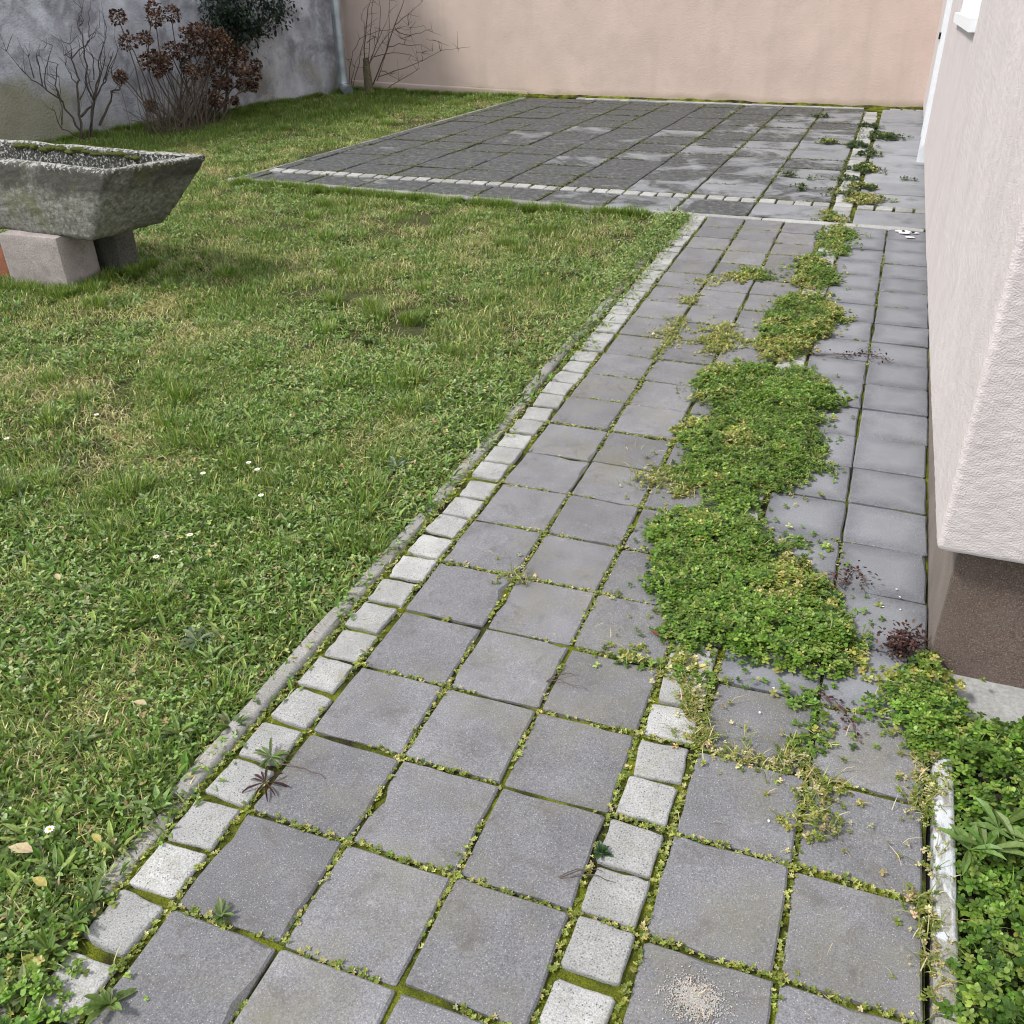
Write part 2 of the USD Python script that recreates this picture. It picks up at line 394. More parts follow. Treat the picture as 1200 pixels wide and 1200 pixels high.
def mat_soil(name, ramp, scale=45.0):
    mat(name, {"g": ("geometry", {}), "n": ("noise_texture", {"scale": scale, "detail": 8.0, "roughness": 0.7}), "r": ("rgb_ramp", {"ramp": ramp}),
               "bp": ("bump", {"distance": 0.012}), "p": ("principled_bsdf", {"roughness": 0.95, "specular_ior_level": 0.15})},
        [("g.position", "n.vector"), ("n.fac", "r.fac"), ("r.color", "p.base_color"), ("n.fac", "bp.height"), ("bp.normal", "p.normal")])


mat_soil("soil", [(0.3, (0.030, 0.024, 0.017)), (0.55, (0.075, 0.062, 0.042)), (0.75, (0.15, 0.13, 0.085))])
mat_soil("lawn_soil", [(0.3, (0.026, 0.030, 0.012)), (0.52, (0.06, 0.066, 0.026)), (0.75, (0.15, 0.135, 0.07))], 60.0)
# the joints: dark earth, in places grown over with bright moss
mat("joint_moss", {"g": ("geometry", {}), "n": ("noise_texture", {"scale": 9.0, "detail": 6.0, "roughness": 0.65}), "r": ("rgb_ramp", {"ramp": [(0.38, (0.030, 0.026, 0.016)), (0.48, (0.060, 0.072, 0.012)), (0.62, (0.155, 0.175, 0.018))]}),
                   "f": ("noise_texture", {"scale": 420.0, "detail": 3.0}), "fr": ("rgb_ramp", {"ramp": [(0.3, (0.6, 0.6, 0.6)), (0.7, (1.35, 1.35, 1.2))]}), "m": ("mix", {"mix_type": "multiply", "fac": 1.0}),
                   "bp": ("bump", {"distance": 0.004}), "p": ("principled_bsdf", {"roughness": 0.95, "specular_ior_level": 0.1})},
    [("g.position", "n.vector"), ("n.fac", "r.fac"), ("g.position", "f.vector"), ("f.fac", "fr.fac"), ("r.color", "m.color1"), ("fr.color", "m.color2"), ("m.color", "p.base_color"), ("f.fac", "bp.height"), ("bp.normal", "p.normal")])


def render_coat(name, base, var, scale, bump_scale, bump_d, streak=None, low=None, rough=0.9, mott=None):
    """painted plaster: fine roughness, faint cloudiness, weather streaks, damp foot"""
    lo = tuple(b * (1 - var) for b in base); hi = tuple(b * (1 + var) for b in base)
    N = {"g": ("geometry", {}), "n": ("noise_texture", {"scale": scale, "detail": 5.0, "roughness": 0.6}), "r": ("rgb_ramp", {"ramp": [(0.3, lo), (0.7, hi)]}),
         "f": ("noise_texture", {"scale": bump_scale, "detail": 3.0}), "bp": ("bump", {"distance": bump_d}), "p": ("principled_bsdf", {"roughness": rough, "specular_ior_level": 0.25})}
    L = [("g.position", "n.vector"), ("n.fac", "r.fac"), ("g.position", "f.vector"), ("f.fac", "bp.height"), ("bp.normal", "p.normal")]
    last = "r.color"
    if mott:
        sc, lo_, hi_, colr, fac = mott
        N |= {"mt": ("noise_texture", {"scale": sc, "detail": 7.0, "roughness": 0.68, "distortion": 0.4}), "mr": ("rgb_ramp", {"ramp": [(lo_, (0, 0, 0)), (hi_, (fac,) * 3)]}), "mm": ("mix", {"color2": colr})}
        L += [("g.position", "mt.vector"), ("mt.fac", "mr.fac"), ("mr.color", "mm.fac"), (last, "mm.color1")]
        last = "mm.color"
    if streak:
        colr, fac = streak
        N |= {"sm": ("mapping", {"scale": (5.0, 5.0, 0.45)}), "sn": ("noise_texture", {"scale": 1.0, "detail": 5.0, "roughness": 0.6}), "sr": ("rgb_ramp", {"ramp": [(0.5, (0, 0, 0)), (0.72, (fac,) * 3)]}), "ms": ("mix", {"color2": colr})}
        L += [("g.position", "sm.vector"), ("sm.vector", "sn.vector"), ("sn.fac", "sr.fac"), ("sr.color", "ms.fac"), (last, "ms.color1")]
        last = "ms.color"
    if low:
        z0, z1, colr, fac = low[:4]
        N |= {"ls": ("separate_xyz", {}), "ln": ("noise_texture", {"scale": 3.5, "detail": 6.0}), "lz": ("map_range", {"from_min": z0, "from_max": z1, "to_min": 0.5, "to_max": -0.5, "clamp": True}), "la": ("math", {"math_type": "add"}),
              "lr": ("rgb_ramp", {"ramp": [(0.5, (0, 0, 0)), (0.85, (fac,) * 3)]}), "ml": ("mix", {"color2": colr})}
        L += [("g.position", "ls.vector"), ("ls.z", "lz.value"), ("g.position", "ln.vector"), ("ln.fac", "la.value1"), ("lz.result", "la.value2"), ("la.value", "lr.fac"), ("lr.color", "ml.fac"), (last, "ml.color1")]
        if len(low) > 4:
            N |= {"ly": ("map_range", {"from_min": low[4], "from_max": low[5], "to_min": 0.0, "to_max": -0.45, "clamp": True}), "lb": ("math", {"math_type": "add"})}
            L = [k for k in L if k != ("la.value", "lr.fac")] + [("ls.y", "ly.value"), ("la.value", "lb.value1"), ("ly.result", "lb.value2"), ("lb.value", "lr.fac")]
        last = "ml.color"
    L.append((last, "p.base_color"))
    mat(name, N, L)


render_coat("house_render", (0.565, 0.515, 0.508), 0.07, 14.0, 300.0, 0.0026, streak=((0.46, 0.42, 0.40), 0.35), mott=(5.0, 0.52, 0.72, (0.47, 0.43, 0.41), 0.4))
render_coat("pink_render", (0.555, 0.445, 0.388), 0.07, 3.0, 70.0, 0.0020, streak=((0.47, 0.385, 0.325), 0.6), low=(0.0, 0.14, (0.36, 0.30, 0.22), 0.75), mott=(5.5, 0.52, 0.70, (0.47, 0.385, 0.33), 0.55))
render_coat("grey_render", (0.40, 0.405, 0.44), 0.24, 7.0, 70.0, 0.010, streak=((0.18, 0.18, 0.19), 0.35), low=(0.30, 0.72, (0.21, 0.195, 0.12), 0.8, 5.3, 6.1), mott=(3.8, 0.45, 0.62, (0.165, 0.165, 0.18), 0.85))
# lichen-grown trough stone: dark crust above, grey green below, white lichen on the rim and inside
mat("trough_stone", {"g": ("geometry", {}), "sx": ("separate_xyz", {}),
     "n": ("noise_texture", {"scale": 46.0, "detail": 8.0, "roughness": 0.74}), "r": ("rgb_ramp", {"ramp": [(0.32, (0.075, 0.072, 0.060)), (0.48, (0.165, 0.162, 0.140)), (0.60, (0.255, 0.255, 0.23)), (0.74, (0.42, 0.42, 0.39))]}),
     "c": ("noise_texture", {"scale": 7.0, "detail": 8.0, "roughness": 0.65}), "zz": ("map_range", {"from_min": 0.30, "from_max": 0.46, "to_min": -0.26, "to_max": 0.12, "clamp": True}), "ca": ("math", {"math_type": "add"}),
     "cr": ("rgb_ramp", {"ramp": [(0.44, (0, 0, 0)), (0.62, (0.85, 0.85, 0.85))]}), "m1": ("mix", {"color2": (0.055, 0.052, 0.045)}),
     "e": ("noise_texture", {"scale": 7.0, "detail": 5.0}), "er": ("rgb_ramp", {"ramp": [(0.5, (0, 0, 0)), (0.7, (0.6, 0.6, 0.6))]}), "m2": ("mix", {"color2": (0.115, 0.115, 0.045)}), "em": ("mapping", {"location": (3.0, 9.0, 2.0)}),
     "v": ("noise_texture", {"scale": 62.0, "detail": 5.0, "roughness": 0.7}), "nz": ("separate_xyz", {}), "vz": ("map_range", {"from_min": 0.495, "from_max": 0.532, "to_min": -0.13, "to_max": 0.085, "clamp": True}), "va": ("math", {"math_type": "add"}),
     "vr": ("rgb_ramp", {"ramp": [(0.54, (0, 0, 0)), (0.60, (0.95, 0.95, 0.95))]}), "m3": ("mix", {"color2": (0.40, 0.40, 0.37)}),
     "bp": ("bump", {"distance": 0.011}), "p": ("principled_bsdf", {"roughness": 0.95, "specular_ior_level": 0.2})},
    [("g.position", "sx.vector"), ("g.position", "n.vector"), ("n.fac", "r.fac"), ("g.position", "c.vector"), ("sx.z", "zz.value"), ("c.fac", "ca.value1"), ("zz.result", "ca.value2"), ("ca.value", "cr.fac"),
     ("r.color", "m1.color1"), ("cr.color", "m1.fac"), ("g.position", "em.vector"), ("em.vector", "e.vector"), ("e.fac", "er.fac"), ("er.color", "m2.fac"), ("m1.color", "m2.color1"),
     ("g.position", "v.vector"), ("sx.z", "vz.value"), ("v.fac", "va.value1"), ("vz.result", "va.value2"), ("va.value", "vr.fac"), ("vr.color", "m3.fac"), ("m2.color", "m3.color1"),
     ("m3.color", "p.base_color"), ("n.fac", "bp.height"), ("bp.normal", "p.normal")])
mat("trough_inside", {"g": ("geometry", {}), "n": ("noise_texture", {"scale": 75.0, "detail": 6.0, "roughness": 0.7}), "r": ("rgb_ramp", {"ramp": [(0.46, (0.020, 0.020, 0.017)), (0.54, (0.085, 0.085, 0.072)), (0.61, (0.46, 0.46, 0.445))]}),
                      "bp": ("bump", {"distance": 0.01}), "p": ("principled_bsdf", {"roughness": 0.95})}, [("g.position", "n.vector"), ("n.fac", "r.fac"), ("r.color", "p.base_color"), ("n.fac", "bp.height"), ("bp.normal", "p.normal")])


def plain(name, c, rough=0.6, metallic=0.0, var=0.12, scale=40.0):
    mat(name, {"g": ("geometry", {}), "n": ("noise_texture", {"scale": scale, "detail": 4.0}), "r": ("rgb_ramp", {"ramp": [(0.3, tuple(x * (1 - var) for x in c)), (0.7, tuple(x * (1 + var) for x in c))]}),
               "p": ("principled_bsdf", {"roughness": rough, "metallic": metallic})}, [("g.position", "n.vector"), ("n.fac", "r.fac"), ("r.color", "p.base_color")])


plain("white_paint", (0.74, 0.77, 0.80), 0.4, var=0.04)
plain("window_pane", (0.30, 0.36, 0.40), 0.08, var=0.02)
plain("zinc", (0.34, 0.38, 0.41), 0.38, 0.75, var=0.22, scale=9.0)
plain("dark_bark", (0.056, 0.044, 0.034), 0.9, var=0.4, scale=120.0)
plain("brown_bark", (0.085, 0.06, 0.045), 0.9, var=0.4, scale=120.0)
plain("stump_bark", (0.10, 0.085, 0.05), 0.95, var=0.45, scale=70.0)
plain("black_hole", (0.01, 0.01, 0.01), 0.9)
plain("dry_twig", (0.10, 0.07, 0.055), 0.9, var=0.3, scale=100.0)
plain("plaster_splash", (0.70, 0.70, 0.69), 0.9, var=0.1)
plain("pale_sand", (0.46, 0.41, 0.36), 0.95, var=0.35, scale=160.0)

# ------------------------------------------------------------------ measured positions of plants and litter
CL_A = [(0.465, 1.336), (0.522, 1.468), (0.628, 1.513), (0.713, 1.478), (0.79, 1.385), (0.871, 1.313), (0.902, 1.195), (0.98, 1.16), (1.002, 1.034), (0.976, 0.951), (0.939, 0.888), (0.863, 0.875), (0.793, 0.873), (0.717, 0.898), (0.651, 0.865), (0.588, 0.935), (0.523, 1.098)]
CL_B = [(0.371, 2.389), (0.482, 2.531), (0.691, 2.533), (0.825, 2.483), (0.87, 2.259), (0.822, 2.112), (0.857, 1.805), (0.786, 1.703), (0.738, 1.622), (0.713, 1.478), (0.565, 1.482), (0.471, 1.648), (0.438, 1.861), (0.504, 2.071), (0.4, 2.173)]
CL_C = [(0.51, 2.921), (0.571, 3.338), (0.704, 3.414), (0.815, 3.224), (0.814, 3.018), (0.744, 2.834), (0.711, 2.622), (0.595, 2.584), (0.527, 2.737)]
CL_D = [(0.529, 3.783), (0.606, 3.977), (0.765, 3.68), (0.719, 3.479), (0.581, 3.497)]
CL_E = [(0.289, 3.574), (0.369, 3.679), (0.472, 3.63), (0.46, 3.523), (0.323, 3.481)]
CL_F = [(0.306, 2.712), (0.346, 2.94), (0.439, 2.949), (0.471, 2.692), (0.411, 2.584), (0.341, 2.588)]
CL_G = [(0.167, 2.668), (0.136, 2.873), (0.204, 2.957), (0.262, 2.813), (0.239, 2.645), (0.192, 2.497)]
CL_H = [(0.34, 1.603), (0.373, 1.695), (0.472, 1.701), (0.54, 1.671), (0.557, 1.526), (0.461, 1.533), (0.378, 1.524)]
CL_I = [(0.17, 1.031), (0.198, 1.099), (0.225, 1.062), (0.212, 0.99)]
CL_J = [(0.456, 0.817), (0.498, 0.872), (0.595, 0.866), (0.668, 0.871), (0.748, 0.828), (0.698, 0.811), (0.589, 0.814), (0.481, 0.797)]
CL_K = [(0.702, 0.745), (0.773, 0.682), (0.857, 0.664), (0.95, 0.674), (0.999, 0.626), (0.998, 0.534), (0.967, 0.484), (0.93, 0.499), (0.911, 0.605), (0.835, 0.6), (0.77, 0.61), (0.723, 0.64)]
CL_L = [(0.897, 0.801), (0.925, 0.851), (0.957, 0.772), (0.95, 0.674), (0.917, 0.686)]
CL_M = [(1.034, 0.876), (1.076, 0.987), (1.134, 1.036), (1.184, 0.983), (1.206, 0.886), (1.188, 0.783), (1.121, 0.747), (1.067, 0.763)]
CL_N = [(1.121, 0.747), (1.155, 0.759), (1.157, 0.601), (1.153, 0.228), (1.133, 0.22), (1.122, 0.314), (1.13, 0.515), (1.115, 0.647)]
CL_O = [(0.612, 0.794), (0.69, 0.808), (0.733, 0.717), (0.777, 0.659), (0.744, 0.578), (0.708, 0.635), (0.702, 0.719)]
CL_Q = [(0.808, 1.411), (0.864, 1.486), (0.877, 1.415), (0.823, 1.375)]
CL_R = [(0.608, 4.373), (0.694, 4.625), (0.805, 4.43), (0.759, 4.023), (0.663, 3.995)]
CL_S = [(0.56, 4.66), (0.585, 4.878), (0.707, 4.758), (0.694, 4.625)]
CL_T = [(0.121, 3.175), (0.196, 3.257), (0.235, 3.119), (0.162, 3.074)]
CL_U = [(0.125, 3.42), (0.24, 3.52), (0.323, 3.481), (0.198, 3.342)]
CL_V = [(0.388, 1.967), (0.452, 2.054), (0.521, 1.98), (0.438, 1.861)]
PATIO_TUFTS = [(0.696, 7.631, 0.09), (0.807, 7.205, 0.16), (0.649, 6.821, 0.11), (0.739, 6.525, 0.09), (0.74, 6.007, 0.12), (0.677, 5.681, 0.07), (0.755, 5.462, 0.08), (0.646, 5.273, 0.09), (0.771, 5.178, 0.13), (0.435, 6.902, 0.09), (0.284, 8.039, 0.07), (0.302, 5.706, 0.06), (1.013, 5.772, 0.03), (0.639, 5.72, 0.06), (0.463, 5.673, 0.05), (0.42, 5.347, 0.06)]
DAISIES = [(-0.823, 1.193), (-0.735, 1.293), (-0.687, 1.266), (-0.578, 1.125), (-1.415, 1.42), (-1.565, 1.189), (-0.672, 0.798), (-0.646, 0.901), (-0.283, 0.036)]
DRY_LEAVES = [(0.579, 0.932, 0.016), (-0.294, -0.016, 0.03), (-0.212, -0.052, 0.022), (0.092, -0.092, 0.0), (-0.187, 0.053, 0.018), (-0.844, 0.659, 0.02), (-0.35, 0.352, 0.02), (-0.094, 1.188, 0.015), (0.229, 0.891, 0.015), (0.434, 0.956, 0.013)]
LAWN_TUFTS = [(-0.515, 2.312), (-0.527, 1.206), (-0.516, 3.875), (-0.892, 3.764), (-0.671, 1.75), (-0.616, 0.403), (0.155, -0.083), (-0.872, 2.64), (-0.478, 3.235), (-1.255, 4.294), (-1.029, 0.937), (-1.212, 0.874), (-0.51, 0.738), (-2.591, 3.018), (-2.304, 2.954), (-1.501, 3.345), (-0.641, 1.271)]
LAWN_ROSETTES = [(-0.32, 1.434), (-0.387, 0.576), (-0.405, 0.237), (-0.054, 0.374), (-0.902, 2.326), (-0.237, 0.321)]
BED = [(1.18, 0.224), (1.19, 0.738), (1.158, 0.772), (1.205, 0.873), (1.313, 0.899), (1.442, 0.874), (1.413, 0.31)]
BED_LEAVES = [(1.245, 0.584), (1.223, 0.531), (1.27, 0.566), (1.197, 0.521)]
BARE_A = [[(-5.163, 5.488, 0.033), (-5.181, 5.468, 0.142), (-5.218, 5.405, 0.316), (-5.26, 5.303, 0.439), (-5.297, 5.208, 0.538), (-5.339, 5.128, 0.699)], [(-5.246, 5.29, 0.441), (-5.253, 5.309, 0.586), (-5.252, 5.339, 0.671), (-5.239, 5.392, 0.695)], [(-5.193, 5.269, 0.415), (-5.173, 5.291, 0.57), (-5.134, 5.377, 0.717)], [(-5.229, 5.213, 0.51), (-5.226, 5.209, 0.655)], [(-5.221, 5.4, 0.337), (-5.232, 5.419, 0.476), (-5.228, 5.483, 0.579), (-5.237, 5.453, 0.591)], [(-5.169, 5.468, 0.047), (-5.161, 5.507, 0.221), (-5.154, 5.549, 0.422), (-5.148, 5.572, 0.48), (-5.155, 5.558, 0.612), (-5.123, 5.678, 0.68), (-5.103, 5.753, 0.734), (-5.079, 5.846, 0.806)], [(-5.149, 5.552, 0.613), (-5.164, 5.496, 0.638)], [(-5.191, 5.596, 0.608), (-5.195, 5.614, 0.705)], [(-5.152, 5.525, 0.038), (-5.12, 5.599, 0.209), (-5.101, 5.637, 0.329), (-5.075, 5.698, 0.447), (-5.059, 5.725, 0.576), (-5.026, 5.811, 0.7), (-5.01, 5.844, 0.797)], [(-5.147, 5.554, 0.044), (-5.145, 5.661, 0.283), (-5.161, 5.653, 0.409), (-5.166, 5.715, 0.606), (-5.178, 5.735, 0.754), (-5.186, 5.755, 0.871), (-5.179, 5.809, 0.936)], [(-5.126, 5.696, 0.679), (-5.115, 5.746, 0.744), (-5.111, 5.772, 0.851), (-5.102, 5.816, 0.936)], [(-5.108, 5.67, 0.829), (-5.1, 5.701, 0.856), (-5.1, 5.7, 0.894)], [(-5.159, 5.513, 0.199), (-5.129, 5.629, 0.267), (-5.097, 5.753, 0.398), (-5.08, 5.821, 0.463), (-5.046, 5.958, 0.636)], [(-5.117, 5.643, 0.117), (-5.084, 5.751, 0.251), (-5.065, 5.81, 0.339), (-5.045, 5.879, 0.363), (-5.055, 5.838, 0.452), (-5.052, 5.84, 0.514), (-5.023, 5.935, 0.648)], [(-5.033, 5.865, 0.365), (-5.005, 5.951, 0.419)], [(-5.085, 5.621, 0.332), (-5.081, 5.607, 0.396), (-5.069, 5.592, 0.52), (-5.067, 5.551, 0.624)], [(-5.132, 5.663, 0.304), (-5.108, 5.793, 0.476), (-5.112, 5.802, 0.578), (-5.095, 5.898, 0.722)], [(-5.162, 5.49, 0.043), (-5.203, 5.331, 0.141), (-5.206, 5.3, 0.27), (-5.204, 5.299, 0.31)], [(-5.199, 5.335, 0.162), (-5.18, 5.367, 0.342), (-5.164, 5.393, 0.5)], [(-5.164, 5.546, 0.319), (-5.148, 5.625, 0.413), (-5.132, 5.704, 0.506)], [(-5.156, 5.738, 0.44), (-5.161, 5.793, 0.578), (-5.184, 5.758, 0.673)], [(-5.106, 5.5, 0.429), (-5.105, 5.462, 0.513), (-5.107, 5.427, 0.577)], [(-5.205, 5.392, 0.318), (-5.212, 5.385, 0.4), (-5.231, 5.334, 0.486)], [(-5.099, 5.801, 0.434), (-5.081, 5.893, 0.569), (-5.073, 5.936, 0.627)], [(-5.067, 5.675, 0.408), (-5.026, 5.751, 0.574), (-5.013, 5.769, 0.643)]]
BARE_C = [[(-4.248, 8.528, 0.081), (-4.252, 8.548, 0.419), (-4.187, 8.566, 0.722), (-4.153, 8.573, 0.845), (-4.123, 8.584, 1.027)], [(-4.214, 8.541, 0.304), (-4.157, 8.559, 0.598), (-4.122, 8.574, 0.845), (-4.115, 8.586, 1.038)], [(-4.179, 8.502, 0.283), (-4.032, 8.503, 0.603), (-4.006, 8.504, 0.849), (-4.007, 8.504, 0.993)], [(-4.156, 8.48, 0.089), (-3.954, 8.467, 0.418), (-3.85, 8.458, 0.632), (-3.717, 8.449, 0.851), (-3.627, 8.442, 0.992)], [(-4.089, 8.455, 0.133), (-3.91, 8.426, 0.485), (-3.841, 8.393, 0.854), (-3.807, 8.377, 1.031)], [(-4.443, 8.489, 0.067), (-4.375, 8.484, 0.32), (-4.254, 8.48, 0.502), (-4.037, 8.478, 0.579), (-3.831, 8.478, 0.606), (-3.693, 8.478, 0.6)], [(-4.395, 8.492, 0.068), (-4.255, 8.486, 0.386), (-4.195, 8.483, 0.603), (-4.205, 8.48, 0.715), (-4.104, 8.478, 0.826)], [(-4.143, 8.44, 0.303), (-3.972, 8.424, 0.484), (-3.815, 8.414, 0.598), (-3.506, 8.411, 0.637)], [(-3.915, 8.428, 0.447), (-3.74, 8.426, 0.474), (-3.557, 8.427, 0.464), (-3.441, 8.431, 0.415)], [(-4.122, 8.554, 0.16), (-3.829, 8.561, 0.244), (-3.621, 8.567, 0.311), (-3.417, 8.576, 0.402), (-3.234, 8.578, 0.429)], [(-3.998, 8.513, 0.062), (-3.88, 8.515, 0.13), (-3.666, 8.518, 0.238), (-3.656, 8.523, 0.391)], [(-4.101, 8.462, 0.352), (-3.89, 8.46, 0.394), (-3.69, 8.462, 0.371), (-3.617, 8.464, 0.321)], [(-3.853, 8.488, 0.592), (-3.688, 8.488, 0.544), (-3.515, 8.488, 0.595), (-3.456, 8.488, 0.577)], [(-3.92, 8.593, 0.621), (-3.759, 8.602, 0.721), (-3.602, 8.613, 0.83)], [(-4.205, 8.553, 0.29), (-4.13, 8.563, 0.432), (-4.024, 8.576, 0.597), (-3.952, 8.588, 0.746)], [(-4.432, 8.533, 0.089), (-4.384, 8.543, 0.249), (-4.309, 8.551, 0.367)], [(-4.049, 8.487, 0.221), (-3.955, 8.488, 0.197), (-3.865, 8.489, 0.147)], [(-3.588, 8.499, 0.318), (-3.59, 8.499, 0.394)], [(-3.395, 8.527, 0.407), (-3.421, 8.53, 0.493)], [(-3.661, 8.405, 0.733), (-3.674, 8.414, 0.636)], [(-3.699, 8.51, 0.542), (-3.809, 8.51, 0.516)], [(-4.167, 8.462, 0.479), (-4.064, 8.46, 0.531), (-4.11, 8.464, 0.429)]]
HEADS = [(-4.746, 5.695, 0.881, 0.065), (-4.878, 5.9, 0.704, 0.077), (-4.683, 5.873, 0.733, 0.059), (-4.941, 6.35, 0.904, 0.067), (-4.77, 6.137, 0.847, 0.07), (-4.802, 6.385, 0.861, 0.077), (-4.748, 5.912, 0.563, 0.069), (-4.931, 6.239, 0.558, 0.069), (-4.69, 6.012, 0.564, 0.069), (-4.788, 6.172, 0.514, 0.065), (-4.691, 5.96, 0.481, 0.046), (-4.789, 6.276, 0.61, 0.077), (-4.776, 6.396, 0.577, 0.072), (-4.636, 6.337, 0.731, 0.076), (-4.55, 6.338, 0.742, 0.076), (-4.724, 6.679, 0.725, 0.079), (-4.517, 6.484, 0.689, 0.077), (-4.506, 6.584, 0.681, 0.077), (-4.722, 6.989, 0.657, 0.075), (-4.686, 6.438, 0.606, 0.072), (-4.625, 6.507, 0.601, 0.066), (-4.518, 6.52, 0.612, 0.077), (-4.578, 6.74, 0.602, 0.073), (-4.724, 7.051, 0.539, 0.076), (-4.59, 6.96, 0.515, 0.069), (-4.654, 6.737, 0.514, 0.068), (-4.748, 6.385, 0.482, 0.062), (-4.585, 6.253, 0.446, 0.07), (-4.749, 6.619, 0.424, 0.073), (-4.767, 6.753, 0.454, 0.069), (-4.62, 6.812, 0.44, 0.08), (-4.56, 6.844, 0.415, 0.085), (-4.452, 6.763, 0.381, 0.073), (-4.641, 6.644, 0.334, 0.079), (-4.722, 6.847, 0.291, 0.066), (-4.418, 6.901, 0.439, 0.054), (-4.564, 7.064, 0.333, 0.064), (-4.516, 6.949, 0.255, 0.046), (-4.609, 6.925, 0.267, 0.063), (-4.79, 6.682, 0.189, 0.071), (-4.622, 6.538, 0.202, 0.064), (-4.826, 5.678, 0.475, 0.052), (-4.961, 6.103, 0.201, 0.049), (-4.644, 6.823, 0.151, 0.036)]
EVERGREEN = [(-4.808, 7.253, 0.995), (-4.863, 7.268, 0.7), (-4.54, 7.504, 0.792), (-4.804, 7.115, 0.898), (-4.597, 7.682, 0.838), (-4.664, 7.071, 0.935), (-4.716, 6.8, 0.908), (-4.704, 7.8, 0.936), (-4.712, 7.582, 0.741), (-4.656, 7.227, 1.045), (-4.816, 7.385, 0.71), (-4.679, 7.387, 0.886), (-4.745, 7.064, 0.77), (-4.742, 7.488, 1.04), (-4.82, 6.9, 0.906), (-4.818, 6.899, 0.764), (-4.617, 7.087, 0.787), (-4.768, 7.487, 1.024), (-4.605, 7.347, 0.912), (-4.655, 7.185, 0.892), (-4.837, 7.064, 0.947), (-4.676, 7.022, 0.633), (-4.757, 7.692, 0.728), (-4.673, 6.928, 0.846), (-4.669, 7.004, 0.817), (-4.741, 7.048, 0.713), (-4.719, 7.258, 0.759), (-4.692, 7.013, 0.774), (-4.703, 6.901, 0.831), (-4.572, 7.469, 0.87), (-4.693, 7.006, 0.623), (-4.86, 7.252, 0.678), (-4.696, 6.984, 0.769), (-4.718, 7.346, 0.617), (-4.81, 7.175, 0.897), (-4.641, 7.072, 0.707), (-4.582, 7.171, 0.685), (-4.637, 7.386, 1.032), (-4.491, 7.546, 0.815), (-4.851, 7.203, 0.884), (-4.617, 7.461, 1.009), (-4.713, 6.796, 0.812), (-4.64, 7.155, 0.745), (-4.742, 7.49, 0.638), (-4.518, 7.469, 0.811), (-4.569, 7.242, 0.706)]
PETALS = [(0.847, 0.839), (0.827, 0.763), (1.072, 1.282), (1.078, 1.249), (1.039, 1.198), (1.079, 1.205), (1.195, 0.566), (0.88, 0.497)]
TWIGS = [(0.002, 0.317), (0.398, 0.704), (0.574, 0.26)]
STRAND1 = [(0.595, 2.696), (0.836, 2.722), (0.922, 2.775), (0.998, 2.715)]
STRAND2 = [(0.922, 1.304), (0.946, 1.246), (0.969, 1.335), (1.002, 1.265)]
DEADWEED = [(1.095, 1.067)]
PURPLE = [(0.001, 0.267)]
PURPLE2 = [(-0.026, 0.325)]
LL_ROSETTE = [(-0.117, -0.084), (-0.121, -0.044), (-0.104, -0.206), (-0.12, -0.139), (0.025, -0.173), (0.09, 0.008)]
SAND = [(0.826, 0.132)]
GREENTUFT = [(0.626, 0.332)]
PLASTER = [(1.007, 4.54), (1.042, 4.433), (1.016, 4.509), (1.065, 4.523)]
CL_W = [(-0.20, -0.12), (-0.13, 0.0), (-0.09, -0.02), (-0.07, -0.10), (-0.02, -0.17), (0.02, -0.24), (-0.1, -0.35), (-0.25, -0.25)]

# ------------------------------------------------------------------ layout, in metres: x across the path, y along it, z up from the paving
P, Q, CW = 0.205, 0.20836, 0.1123          # paver pitch across, along; width of the middle row of setts
PATH_END = 22 * Q                          # the kerb in front of the terrace
KERB_Y = PATH_END + 0.02
HOUSE_X = lambda y: 1.095 - 0.0035 * (y - 1.0)


def wall_x(y):                              # foot of the grey wall
    return -5.45 + (y - 5.5) * 0.9 / 3.25


def pink_y(x):                              # foot of the pink wall
    return 8.68 - 0.0215 * (x - 1.06)


def patio_left(y):
    return -3.20 + (y - 4.7) * 0.155


# ------------------------------------------------------------------ ground
put("ground", box(-30, 30, -25, 30, -0.30, -0.06), "soil", kind="structure")


def lawn_z(x, y):
    return -0.022 + 0.028 * (fb(x, y, 1.7, 3) - 0.5) + 0.02 * (fb(x, y, 7.0, 5) - 0.5) + 0.03 * np.clip((-3.6 - x) / 1.5, 0, 1)


xs = np.concatenate([np.arange(-8.0, -3.0, 0.08), np.arange(-3.0, -0.16, 0.04), [-0.16]])
ys = np.concatenate([np.arange(-1.6, 4.0, 0.04), np.arange(4.0, 9.0, 0.08)])
X, Y = np.meshgrid(xs, ys, indexing="ij")
put("lawn", grid_mesh(np.stack([X, Y, lawn_z(X, Y)], -1)), "lawn_soil", smooth=True, kind="structure")
# garden bed to the right of the path
xs, ys = np.arange(1.185, 3.0, 0.03), np.arange(-1.0, 0.93, 0.03)
X, Y = np.meshgrid(xs, ys, indexing="ij")
put("garden_bed", grid_mesh(np.stack([X, Y, -0.03 + 0.03 * (fb(X, Y, 6.0, 8) - 0.5)], -1)), "soil", smooth=True, kind="structure")

# ------------------------------------------------------------------ the path
rng = np.random.default_rng(11)
path = xform("path", kind="structure")


def joint_height(x, y):
    return -0.0080 + 0.010 * (fb(x, y, 16.0, 21) - 0.42) + 0.006 * (fb(x, y, 120.0, 22, 2) - 0.5)


xs, ys = np.arange(-0.125, 1.145, 0.008), np.arange(-0.75, PATH_END + 0.01, 0.008)
X, Y = np.meshgrid(xs, ys, indexing="ij")
H = joint_height(X, Y) - 0.002 * (X > 0.76)
put("joint_moss", grid_mesh(np.stack([X, Y, np.minimum(H, -0.0060)], -1)), "joint_moss", path, smooth=True, kind="stuff")

